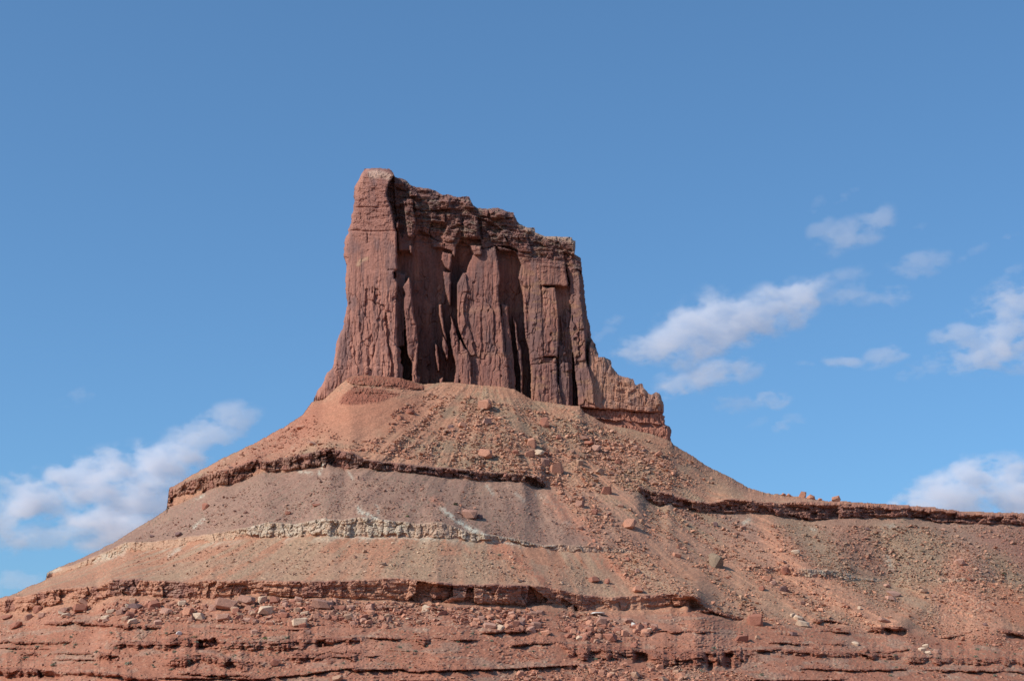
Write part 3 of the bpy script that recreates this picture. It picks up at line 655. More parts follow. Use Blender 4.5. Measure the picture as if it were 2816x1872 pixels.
# traced ledges of the lower country: (crop, points, height px, metres proud)
LEDGES = [(G1, [(300, 305), (500, 300), (700, 318), (830, 325), (1030, 330)], 24, 2.8), (G1, [(1330, 335), (1500, 345), (1640, 345)], 14, 1.8), (G1, [(1640, 352), (2000, 350)], 9, 1.2),
          (G1, [(1050, 420), (1150, 405), (1280, 413), (1420, 410), (1480, 420)], 66, 4.0), (G1, [(720, 430), (860, 425), (1050, 430)], 52, 2.6), (G1, [(1460, 425), (1640, 430), (1830, 425), (2040, 410), (2150, 405), (2359, 400)], 58, 3.0),
          (G1, [(0, 425), (200, 430), (350, 435), (470, 420)], 22, 2.2), (G1, [(100, 500), (260, 505)], 24, 2.2), (G1, [(110, 540), (240, 545)], 16, 2.0), (G1, [(630, 500), (700, 510), (775, 525)], 54, 4.6),
          (G1, [(340, 505), (620, 500)], 13, 1.4), (G1, [(340, 545), (620, 545)], 10, 1.4), (G1, [(1080, 540), (1300, 515), (1500, 540), (1620, 580)], 64, 4.0), (G1, [(1500, 550), (1700, 570)], 52, 2.4),
          (G1, [(-40, 604), (200, 605), (330, 620), (390, 640)], 56, 5.0), (G1, [(390, 630), (600, 625), (750, 640), (900, 665), (1010, 670)], 26, 4.0), (G1, [(1150, 630), (1400, 640), (1560, 640), (1650, 665)], 26, 4.0),
          (G1, [(1000, 662), (1700, 668), (1860, 650), (2100, 620), (2359, 590)], 12, 2.6), (G1, [(1860, 500), (2100, 510), (2359, 480)], 76, 1.8), (G1, [(2260, 602), (2359, 610)], 20, 3.0), (G1, [(0, 470), (330, 475)], 9, 1.0),
          (G2, [(0, 400), (280, 410)], 18, 2.4), (G2, [(330, 395), (440, 400)], 58, 3.0), (G2, [(440, 400), (520, 410)], 10, 2.0), (G2, [(590, 410), (720, 415)], 20, 2.2), (G2, [(950, 445), (1050, 440), (1200, 430), (1330, 440)], 22, 3.0),
          (G2, [(1270, 430), (1330, 470), (1380, 475)], 30, 3.0), (G2, [(1330, 450), (1500, 460), (1640, 460), (1850, 488), (2100, 500), (2370, 500)], 92, 4.2), (G2, [(0, 605), (260, 605), (290, 620), (640, 610), (850, 605), (1080, 595), (1180, 590), (1430, 575)], 14, 4.0),
          (G2, [(0, 525), (100, 520)], 8, 2.0), (G2, [(770, 360), (900, 360), (1130, 355)], 22, 3.0), (G2, [(1380, 365), (1560, 370), (1650, 390)], 54, 2.8), (G2, [(1820, 360), (2000, 360), (2260, 365)], 20, 2.6), (G2, [(1450, 530), (1600, 540)], 8, 1.6),
          (G2, [(1080, 520), (1140, 535)], 10, 1.6), (G2, [(220, 680), (500, 682)], 10, 2.0), (G2, [(300, 175), (380, 180), (560, 240)], 22, 2.0), (G2, [(80, 215), (300, 205)], 12, 1.6),
          (C6, [(1480, 1180), (1520, 1200), (1620, 1320)], 12, 2.4), (C7, [(-30, 1395), (160, 1400), (330, 1395), (470, 1390)], 84, 3.2), (C7, [(440, 1390), (610, 1385)], 16, 2.4), (C7, [(170, 1405), (240, 1410), (340, 1425)], 46, 2.5),
          (C7, [(780, 1225), (860, 1220), (945, 1240)], 20, 3.4), (C7, [(1090, 1270), (1200, 1262), (1305, 1265)], 32, 4.4), (C7, [(1500, 1320), (1640, 1300)], 14, 2.6), (C7, [(540, 1345), (650, 1350), (770, 1360)], 12, 2.4),
          (C7, [(830, 1280), (990, 1290)], 14, 2.6), (C7, [(820, 1355), (970, 1360)], 12, 2.4), (C7, [(1040, 1390), (1200, 1400), (1330, 1385)], 18, 2.6), (C7, [(1820, 1270), (1962, 1300)], 30, 3.4),
          (C7, [(600, 1390), (900, 1400), (1270, 1420)], 30, 2.8), (C7, [(1300, 1430), (1450, 1435), (1700, 1440), (2000, 1450)], 40, 3.2), (C7, [(-20, 1085), (110, 1085), (190, 1150)], 30, 1.6), (C7, [(430, 1185), (500, 1190)], 34, 3.5),
          (C7, [(150, 1165), (260, 1180), (400, 1215)], 22, 3.0), (C7, [(0, 1285), (200, 1290)], 14, 2.4), (C7, [(700, 1490), (1000, 1500), (1300, 1495)], 14, 2.2), (C7, [(1400, 1500), (1962, 1510)], 14, 2.2), (C7, [(450, 1555), (800, 1560), (960, 1550)], 12, 2.6)]
k1_, k2_, kr, kr2, kF = cells(gX / 7.5 + 0.5 * fbm(gX / 8, gZ / 3, o=2, seed=266), gZ / 1.9, seed=267, facet=True)
n1_, n2_, nr, nr2, nF = cells(gX / 2.6 + 0.4 * fbm(gX / 4, gZ / 2, o=2, seed=268), gZ / 0.95, seed=269, facet=True)
rugged = smooth(-0.4, 0.15, fbm(gX / 30, gZ / 7, o=3, seed=270))
hard = np.zeros(gpx.shape); lb = np.zeros(gpx.shape); ub = np.zeros(gpx.shape)
for i, (cr, pts, hh, pr) in enumerate(LEDGES):
    p = cr(pts); xs_, ys_ = [a for a, b in p], [b for a, b in p]
    yl = np.interp(gpx, xs_, ys_) + 2.6 * fbm(gxs / 14, gxs * 0 + i, o=4, seed=270 + i, gain=0.65)[None, :]
    wob = 0.75 + 0.5 * fbm(gxs / 22, gxs * 0 + 2.0 * i, o=3, seed=470 + i)[None, :]
    hh2 = hh / (2.36 if cr in (G1, G2) else 2.03) * np.clip(wob, 0.4, 1.3)
    ends = smooth(xs_[0] - 16, xs_[0] + 22, gpx) * smooth(xs_[-1] + 16, xs_[-1] - 22, gpx)
    t = (gpy - yl) / hh2
    prof = smooth(-0.08, 0.06, t) * smooth(1.15, 0.35, t) ** 0.7 + 0.45 * smooth(-2.6, 0.0, t) * (t <= 0.06) * (1 - smooth(-0.08, 0.06, t))
    und = smooth(0.8, 1.0, t) * smooth(2.0, 1.1, t)
    face = smooth(-0.06, 0.05, t) * smooth(1.3, 0.9, t)
    lb = np.maximum(lb, ends * wob * prof * (pr * 2.0 + 2.0 * jL - 0.8 * cL)); ub = np.maximum(ub, ends * und * (1 - face))
    hard = np.maximum(hard, ends * face)
bump = bump + lb - 1.0 * ub * (lb < 1.0)
tex_low = (kr - 0.5) * 2.6 + kF * 2.8 - 0.5 * np.exp(-((k2_ - k1_) / 0.06) ** 2) + (nr - 0.5) * 1.3 + nF * 1.5
bump = bump + amp_low * ((0.12 + 0.88 * hard) * tex_low + l1 * (0.9 + 0.6 * jL) * rugged + l2 * 0.7 * rugged + l3 * 0.25) + hard * (1 - amp_low) * tex_low * 0.6
# hollows under the largest overhangs
for cr, poly, d in ((G1, [(1285, 425), (1400, 412), (1430, 450), (1480, 515), (1450, 520), (1380, 490), (1280, 480)], 6), (G1, [(700, 520), (775, 528), (780, 560), (720, 570)], 4), (G1, [(240, 622), (330, 628), (395, 655), (380, 675), (260, 665)], 5),
                    (G1, [(2050, 425), (2100, 420), (2170, 465), (2060, 475)], 4), (G2, [(1762, 495), (1850, 520), (1845, 572), (1755, 570)], 5), (G2, [(2215, 505), (2285, 520), (2262, 620), (2235, 620)], 5), (G2, [(2335, 505), (2400, 510), (2385, 610), (2345, 600)], 5),
                    (G2, [(2110, 190), (2180, 200), (2310, 265), (2170, 262), (2110, 235)], 4), (C7, [(1180, 1275), (1305, 1280), (1300, 1325), (1200, 1312)], 3.5), (C7, [(100, 1110), (150, 1130), (150, 1170), (100, 1170)], 2), (C7, [(1860, 1300), (1962, 1320), (1962, 1345), (1870, 1330)], 3)):
    bump = bump - 1.7 * d * blur(inside(gpx + 3 * fbm(gpx / 9, gpy / 9, o=2, seed=490), gpy + 2 * fbm(gpx / 8, gpy / 8, o=2, seed=491), cr(poly)).astype(float), 1)
# the hill also falls away behind its skyline
edge = np.clip((gpy - topline[None, :]) / 14.0, 0, 1)
skyl = ((gpx < 861) | (gpx > 1856))
fall = np.where(skyl, 5.0 * (1 - np.sqrt(np.clip(1 - (1 - edge) ** 2, 0, 1))), 0)
bump = bump * np.where(skyl, 0.35 + 0.65 * edge, 1) 
bump = np.where(~skyl, np.where(edge < 1, bump * edge, bump), bump)
gY2 = gY - bump + fall
gX, gZ = gwx * gY2, gw * gY2

# colours of the hill
def hill_colour():
    px, py = gpx, gpy
    wx_ = px + 16 * fbm(px / 34, py / 34, o=4, seed=300); wy_ = py + 11 * fbm(px / 30, py / 26, o=4, seed=301)
    col = np.empty(px.shape + (3,)); col[:] = (0.43, 0.22, 0.145)
    def mix(c, m):
        m = np.clip(m, 0, 1)[..., None]; col[:] = col * (1 - m) + np.array(c) * m
    def poly(pts, n=8, cr=None):
        return blur(inside(wx_, wy_, cr(pts) if cr else pts).astype(float), n)
    streak = fbm(th / 1.4, rr / 50, o=4, seed=302)
    patch = fbm(gX / 18, S_up / 18, o=4, seed=303)
    # upper scree: grey green tan with orange
    mix((0.33, 0.225, 0.15), aboveB * smooth(-0.25, 0.35, patch + 0.5 * streak) * 0.75 * (1 - right * 0.3))
    mix((0.46, 0.22, 0.14), aboveB * smooth(0.0, 0.4, fbm(gX / 10, S_up / 10, o=3, seed=304)) * 0.6)
    mix((0.43, 0.185, 0.118), 0.85 * red_fan * smooth(1260, 1130, gpy))
    mix((0.275, 0.10, 0.068), 0.92 * blur((K3 | K4).astype(float), 1))
    mix((0.37, 0.15, 0.10), 0.7 * poly([(560, 1330), (700, 1215), (850, 1110), (900, 1100), (860, 1200), (700, 1290)], 8))
    mix((0.40, 0.14, 0.085), 0.35 * poly([(1640, 1170), (1860, 1220), (1960, 1285), (2060, 1340), (1980, 1320), (1860, 1260), (1700, 1200)], 5))
    # belt between the dark ledge and the pale band
    belt = smooth(-4, 4, py - node_py[5]) * smooth(4, -4, py - node_py[4])
    mix((0.30, 0.182, 0.14), belt * 0.95)
    mix((0.36, 0.215, 0.155), belt * 0.5 * smooth(0.0, 0.4, patch))
    mix((0.31, 0.17, 0.13), belt * 0.5 * smooth(0.05, 0.35, streak))
    # below the pale band
    low1 = smooth(-4, 4, py - node_py[3]) * smooth(4, -4, py - node_py[2])
    mix((0.395, 0.23, 0.155), low1 * 0.95)
    mix((0.44, 0.195, 0.12), low1 * 0.65 * smooth(0.05, 0.4, streak + 0.35 * (py < node_py[3] + 45)))
    mix((0.38, 0.25, 0.165), low1 * 0.55 * smooth(0.0, 0.4, -streak))
    # right-hand slopes
    mix((0.50, 0.25, 0.16), 1.0 * poly([(1480, 1260), (1620, 1300), (1760, 1360), (1860, 1420), (2060, 1480), (2150, 1600), (2250, 1700), (1950, 1650), (1780, 1560), (1640, 1480), (1540, 1400)], 14) * (0.65 + 0.4 * patch))
    mix((0.33, 0.235, 0.155), 0.6 * poly([(1560, 1290), (1900, 1340), (2000, 1420), (1980, 1540), (2120, 1650), (2060, 1700), (1850, 1500), (1700, 1400)], 10) * smooth(-0.1, 0.35, streak))
    mix((0.36, 0.24, 0.16), 0.75 * poly([(2110, 1420), (2300, 1440), (2560, 1440), (2640, 1510), (2600, 1600), (2460, 1640), (2340, 1620), (2230, 1560), (2170, 1480)], 8))
    mix((0.32, 0.155, 0.115), 0.75 * poly([(2250, 1430), (2380, 1440), (2430, 1540), (2440, 1620), (2360, 1560), (2290, 1500)], 10))
    mix((0.33, 0.16, 0.12), 0.8 * poly([(2680, 1450), (2880, 1450), (2880, 1640), (2780, 1600), (2700, 1520)], 10))
    mix((0.34, 0.245, 0.165), 0.8 * poly([(2590, 1470), (2680, 1490), (2780, 1620), (2880, 1700), (2880, 1640), (2760, 1530)], 7))
    mix((0.50, 0.245, 0.158), 0.95 * poly([(2060, 1410), (2110, 1410), (2190, 1490), (2240, 1560), (2360, 1630), (2480, 1700), (2560, 1790), (2440, 1760), (2330, 1690), (2220, 1640), (2120, 1540)], 6))
    mix((0.45, 0.21, 0.138), 0.8 * poly([(2600, 1530), (2630, 1510), (2670, 1520), (2700, 1600), (2760, 1700), (2800, 1800), (2560, 1800), (2580, 1660), (2590, 1600)], 7))
    mix((0.46, 0.19, 0.115), 0.85 * poly([(2720, 1600), (2880, 1680), (2880, 1780), (2760, 1700)], 7))
    mix((0.37, 0.175, 0.125), 0.8 * mB * right); mix((0.235, 0.125, 0.105), 0.8 * mB * right * smooth(0.75, 0.35, tB + 0.5 * fbm(gX / 9, gZ / 3, o=3, seed=313)))  # rim top coloured lighter as if sunlit, over purple-brown lower rock
    # red lower country
    mix((0.355, 0.148, 0.096), belowA * 0.95)
    mix((0.36, 0.155, 0.10), belowA * 0.4 * np.clip(l1 + l2 * 0.8, 0, 1))
    mix((0.43, 0.21, 0.145), belowA * 0.5 * smooth(0.0, 0.4, patch))
    mix((0.33, 0.225, 0.17), belowA * 0.5 * smooth(0.15, 0.4, fbm(gX / 12, gZ / 3, o=3, seed=306)))
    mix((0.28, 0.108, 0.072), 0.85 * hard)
    # the ledges' own rock
    mix((0.45, 0.225, 0.152), mA * 0.9); mix((0.27, 0.125, 0.10), mA * 0.8 * smooth(0.45, 0.7, rA) * smooth(-0.2, 0.2, fbm(gX / 5, gZ / 5, o=3, seed=309)))
    mix((0.25, 0.15, 0.13), mA * 0.7 * blur(inside(wx_, wy_, C5([(640, 1010), (1030, 1010), (1020, 1100), (640, 1090)])).astype(float), 4) * smooth(0.2, 0.6, rA))
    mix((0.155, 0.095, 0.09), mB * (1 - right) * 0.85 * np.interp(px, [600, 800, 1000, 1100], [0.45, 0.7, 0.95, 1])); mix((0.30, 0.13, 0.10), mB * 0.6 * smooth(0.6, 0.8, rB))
    cream = mC * expC
    mix((0.50, 0.41, 0.325), cream * (0.88 + 0.10 * jC) * np.interp(px, [0, 600, 760, 3000], [0.6, 0.7, 1, 1])); mix((0.44, 0.28, 0.19), cream * 0.55 * smooth(-0.05, 0.3, fbm(gX / 4, gZ / 3, o=3, seed=312))); mix((0.46, 0.31, 0.21), cream * 0.65 * (px < 680))
    mix((0.42, 0.34, 0.26), cream * 0.6 * (px > 2190))
    mix((0.47, 0.39, 0.30), 0.55 * low1 * smooth(0.0, 0.4, fbm(th / 0.9, rr / 40, o=3, seed=315)) * smooth(26, 2, gpy - node_py[3]) * np.interp(px, [0, 600, 1400, 1750], [0.5, 1, 1, 0]))
    # pale spills
    def spill(pts, w, a=0.9, cr=None):
        d, t = seg_dist(wx_ * 0.4 + px * 0.6, wy_ * 0.4 + py * 0.6, cr(pts) if cr else pts)
        return a * np.exp(-(d / w) ** 2) * smooth(-0.5, 0.1, fbm(px / 6, py / 6, o=3, seed=311))
    pale = (0.55, 0.50, 0.41)
    for pts, w, a, cr in (([(640, 600), (700, 650), (770, 700), (850, 745), (880, 760)], 6.5, 1.0, C6), ([(180, 600), (185, 630), (230, 640), (280, 660)], 6, .9, C6), ([(270, 590), (285, 630)], 4, .6, C6),
                          ([(120, 400), (140, 440)], 4, .5, C6), ([(890, 480), (920, 520)], 5, .5, C6), ([(1050, 520), (1100, 560)], 6, .35, C6), ([(1170, 535), (1215, 540)], 6, .4, C6), ([(1090, 710), (1140, 670)], 5, .95, C5),
                          ([(1790, 410), (1810, 350)], 5, .8, C5), ([(1680, 400), (1740, 410)], 4, .6, C5), ([(1100, 550), (1140, 535)], 4, .8, C5), ([(1010, 830), (940, 880)], 4, .5, C5), ([(400, 680), (420, 665)], 6, .6, C7),
                          ([(770, 715), (800, 720)], 5, .5, C7), ([(1205, 870), (1215, 950)], 10, .45, C7), ([(1180, 715), (1230, 700)], 8, .4, C7), ([(600, 870), (690, 850), (700, 820)], 9, .5, C5), ([(540, 900), (620, 860)], 8, .5, C5),
                          ([(1325, 690), (1360, 685)], 6, .45, C6), ([(880, 795), (1000, 800), (1080, 805)], 3, .8, C6), ([(0, 760), (300, 768), (600, 772), (730, 778)], 4, .55, C6), ([(200, 1000), (260, 965), (340, 935)], 6, .6, C5)):
        mix(pale, spill(pts, w, a, cr))
    for pts, w, a in (([(950, 810), (1050, 880), (1150, 970), (1240, 1040)], 13, .8), ([(1510, 870), (1560, 920), (1640, 960), (1800, 1040)], 14, .6), ([(1250, 560), (1330, 640), (1400, 700), (1500, 790)], 24, .55), ([(740, 780), (800, 850)], 7, .5), ([(580, 555), (650, 590)], 8, .6)):
        mix((0.48, 0.19, 0.12), spill(pts, w, a, C6))
    # tint of single stones
    st = rubble * smooth(0.6, 0.35, a1) * (ar > 0.45)
    tint = np.where(ar2[..., None] < 0.35, np.array([0.46, 0.225, 0.15]), np.where(ar2[..., None] < 0.72, np.array([0.32, 0.165, 0.125]), np.array([0.50, 0.36, 0.26])))
    mm = np.clip(st * 0.75, 0, 1)[..., None]; col[:] = col * (1 - mm) + (0.45 * tint + 0.55 * col * tint / np.array([0.40, 0.21, 0.145])) * mm
    # dry brush specks
    v1, v2, vr, vr2 = cells(gX / 1.1, S_up / 1.1, seed=320)
    veg = (v1 < 0.33) * (vr > 0.72) * smooth(-0.2, 0.3, fbm(gX / 25, S_up / 25, o=3, seed=321))
    mix((0.17, 0.16, 0.11), 0.6 * veg * (1 - red_fan) * (1 - mA) * (1 - mB))
    col *= (1 + 0.10 * fbm(gX / 2, S_up / 2, o=3, seed=330))[..., None]
    s1_, s2_, sr_, sr2_ = cells(gX / 0.85, S_up / 0.85, seed=333)
    col *= (1 + 0.30 * (sr_ - 0.5) * (1 - 0.4 * belowA))[..., None]
    col *= np.array([0.99, 0.955, 0.89])
    return np.clip(col, 0.02, 0.85)
gcol3 = hill_colour(); gcol = gcol3.reshape(-1, 3)

GV = np.stack([gX, gY2, gZ], -1).reshape(-1, 3)
gc, gq = grid_quads(gmask)
gid = np.zeros(gc.shape, int)
cc_ = lambda a: a[:-1, :-1]
gid[cc_(mB > 0.5) & (cc_(gpx) < 1560)] = 1
gid[cc_(mB > 0.5) & (cc_(gpx) >= 1560)] = 2
gid[cc_(mC > 0.5) & (cc_(gpx) < 1800)] = 3
gid[cc_(mC > 0.5) & (cc_(gpx) >= 2190) & (cc_(gpx) < 2480)] = 4
gid[cc_(mA > 0.5) & (cc_(gpx) < 1800)] = 5
gid[cc_(K3 | K4)] = 6
NAMES = {1: ('rock_ledge', 'dark varnished rock ledge wrapping the scree cone above the grey belt', 'rock ledge'),
         2: ('mesa_rim', 'long brown cliff rim of the flat mesa running off behind the orange ribs', 'cliff rim'),
         3: ('rock_band', 'cream coloured band of blocky rock across the middle of the hill', 'rock band'),
         4: ('rock_outcrop', 'short pale grey layered outcrop beside the orange rib', 'rock outcrop'),
         5: ('red_cliff', 'low red cliff with shadowed alcoves along the foot of the cone', 'cliff'),
         6: ('base_ledge', 'deep red finely jointed ledge beneath the prow of the tower', 'rock ledge')}
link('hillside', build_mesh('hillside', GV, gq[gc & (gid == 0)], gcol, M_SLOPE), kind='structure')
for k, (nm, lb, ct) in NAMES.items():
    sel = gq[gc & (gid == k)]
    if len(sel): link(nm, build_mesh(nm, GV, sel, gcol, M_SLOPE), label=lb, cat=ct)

# far side of the hill, its flanks, and the plain it stands on
def strip(name, P, Q, colr, kind='structure'):
    v = np.concatenate([P, Q]); m = len(P); i = np.arange(m - 1)
    return v, np.stack([i, i + 1, i + 1 + m, i + m], -1)
row_top = [np.argmax(gmask[:, j]) for j in range(len(gxs))]
pt = np.array([GV[row_top[j] * len(gxs) + j] for j in range(len(gxs))])
rows = [pt, pt + (0, 14, -3.5), pt + (0, 60, -28), pt + (0, 160, -70)]
last = pt + (0, 420, 0); last[:, 2] = -4; rows.append(last)
bv = np.concatenate(rows); m = len(pt); bq = []
for r in range(len(rows) - 1):
    i = np.arange(m - 1) + r * m; bq.append(np.stack([i, i + 1, i + 1 + m, i + m], -1))
bcol = np.tile(np.array([[0.38, 0.19, 0.13]]), (len(bv), 1))
link('hillside_far_side', build_mesh('hillside_far_side', bv, np.concatenate(bq), bcol, M_SLOPE), kind='structure')
pb = GV.reshape(gpx.shape + (3,))[-1]
rows = [pb, pb - (0, 6, 3.0), pb - (0, 40, 0) * np.array([1, 1, 1.0])]; rows[2][:, 2] = -1.6
rows.append(rows[2].copy()); rows[3][:, 1] -= 80; rows[3][:, 2] = -1.75
bv = np.concatenate(rows); bq = []
for r in range(len(rows) - 1):
    i = np.arange(m - 1) + r * m; bq.append(np.stack([i, i + m, i + 1 + m, i + 1], -1))
bcol = np.tile(np.array([[0.36, 0.16, 0.105]]), (len(bv), 1))
link('hill_foot', build_mesh('hill_foot', bv, np.concatenate(bq), bcol, M_SLOPE), kind='structure')
# continuation of the hill to either side, beyond the frame
for side in (0, -1):
    P = GV.reshape(gpx.shape + (3,))[:, side][gmask[:, side]][::6]
    sgn = -1 if side == 0 else 1
    Q = []
    for t in np.linspace(0, 1, 14):
        A = P.copy(); A[:, 0] += sgn * 420 * t; A[:, 1] += (40 if sgn > 0 else 60) * t; 
        drop = (1 - t) if sgn < 0 else (1 - 0.35 * t)
        A[:, 2] = -2 + (A[:, 2] + 2) * (drop ** 1.0)
        if t > 0: A[:, 1] += 4 * fbm(A[:, 0] / 30, A[:, 2] / 10, o=3, seed=401)
        Q.append(A)
    v = np.concatenate(Q); mm_ = len(P); fq = []
    for r in range(13):
        i = np.arange(mm_ - 1) + r * mm_
        f = np.stack([i, i + 1, i + 1 + mm_, i + mm_], -1); fq.append(f if sgn > 0 else f[:, ::-1])
    bcol = np.tile(np.array([[0.39, 0.19, 0.125]]), (len(v), 1))
    link('hill_flank', build_mesh('hill_flank', v, np.concatenate(fq), bcol, M_SLOPE), kind='structure')
gxx, gyy = np.meshgrid(np.linspace(-30000, 30000, 61), np.linspace(-20000, 40000, 61))
gv = np.stack([gxx, gyy, np.full(gxx.shape, -1.9) - 0.0], -1).reshape(-1, 3)
_, pq = grid_quads(np.ones(gxx.shape, bool))
link('ground', build_mesh('ground', gv, pq.reshape(-1, 4)[:, ::-1], np.tile(np.array([[0.26, 0.15, 0.105]]), (len(gv), 1)), M_SLOPE), kind='structure')

# ------------------------------------------------------------------ boulders
def surf(px, py):
    """point of the hill seen at a photo pixel"""
    i = (py - gys[0]) / GS; j = (px - gxs[0]) / GS
    i = np.clip(np.round(i).astype(int), 0, len(gys) - 1); j = np.clip(np.round(j).astype(int), 0, len(gxs) - 1)
    return GV[i * len(gxs) + j], gcol[i * len(gxs) + j]

def rock_template(seed, npts, flat=1.0):
    r = np.random.default_rng(seed); bm = bmesh.new()
    p = r.normal(size=(npts, 3)); p /= np.linalg.norm(p, axis=1)[:, None]
    p = np.sign(p) * np.abs(p) ** 0.62; p *= (0.5 / np.abs(p).max(axis=0)) ; p[:, 2] *= flat
    p *= r.uniform(0.82, 1.0, (npts, 1))
    for q_ in p: bm.verts.new(q_)
    res = bmesh.ops.convex_hull(bm, input=bm.verts)
    bmesh.ops.delete(bm, geom=[v for v in bm.verts if not v.link_faces], context='VERTS')
    bmesh.ops.triangulate(bm, faces=bm.faces); bmesh.ops.recalc_face_normals(bm, faces=bm.faces)
    v = np.array([x.co[:] for x in bm.verts]); bm.verts.index_update()
    f = np.array([[x.index for x in g.verts] for g in bm.faces]); bm.free()
    return v, f
BIG = [rock_template(500 + k, 22, 1.0) for k in range(10)]
SMALL = [rock_template(600 + k, 9, 0.9) for k in range(12)]
TONES = {'orange': (0.50, 0.235, 0.15), 'red': (0.36, 0.15, 0.10), 'dark': (0.21, 0.12, 0.105), 'cream': (0.60, 0.42, 0.29), 'white': (0.68, 0.62, 0.55),
         'tan': (0.43, 0.25, 0.165), 'brown': (0.37, 0.195, 0.14), 'grey': (0.25, 0.175, 0.12), 'pink': (0.48, 0.26, 0.185)}
rock_mesh = {}
def rock_mesh_for(kind, tone):
    key = (kind, tone)
    if key not in rock_mesh:
        v, f = BIG[kind]
        rock_mesh[key] = build_mesh('boulder', v, f, np.tile(np.array([TONES[tone]]), (len(v), 1)), M_SLOPE)
    return rock_mesh[key]

def put_boulder(px, py, wpx, hpx, tone, label, group=None, kind=None, rz=None, tilt=0.25, name='boulder', cat='boulder'):
    P, _ = surf(np.array([px]), np.array([py + hpx * 0.30])); P = P[0]
    s = P[1] / F_S
    k = int(rng.integers(0, len(BIG))) if kind is None else kind
    o = link(name, rock_mesh_for(k, tone), label=label, cat=cat, group=group)
    w, h = wpx * s * 1.05, hpx * s * 1.15
    o.scale = (w, w * rng.uniform(0.7, 1.0), h)
    o.rotation_euler = (rng.uniform(-tilt, tilt), rng.uniform(-tilt, tilt), rng.uniform(-0.5, 0.5) if rz is None else rz)
    o.location = (P[0], P[1] - 0.12 * w, P[2] + h * 0.18)
    return o

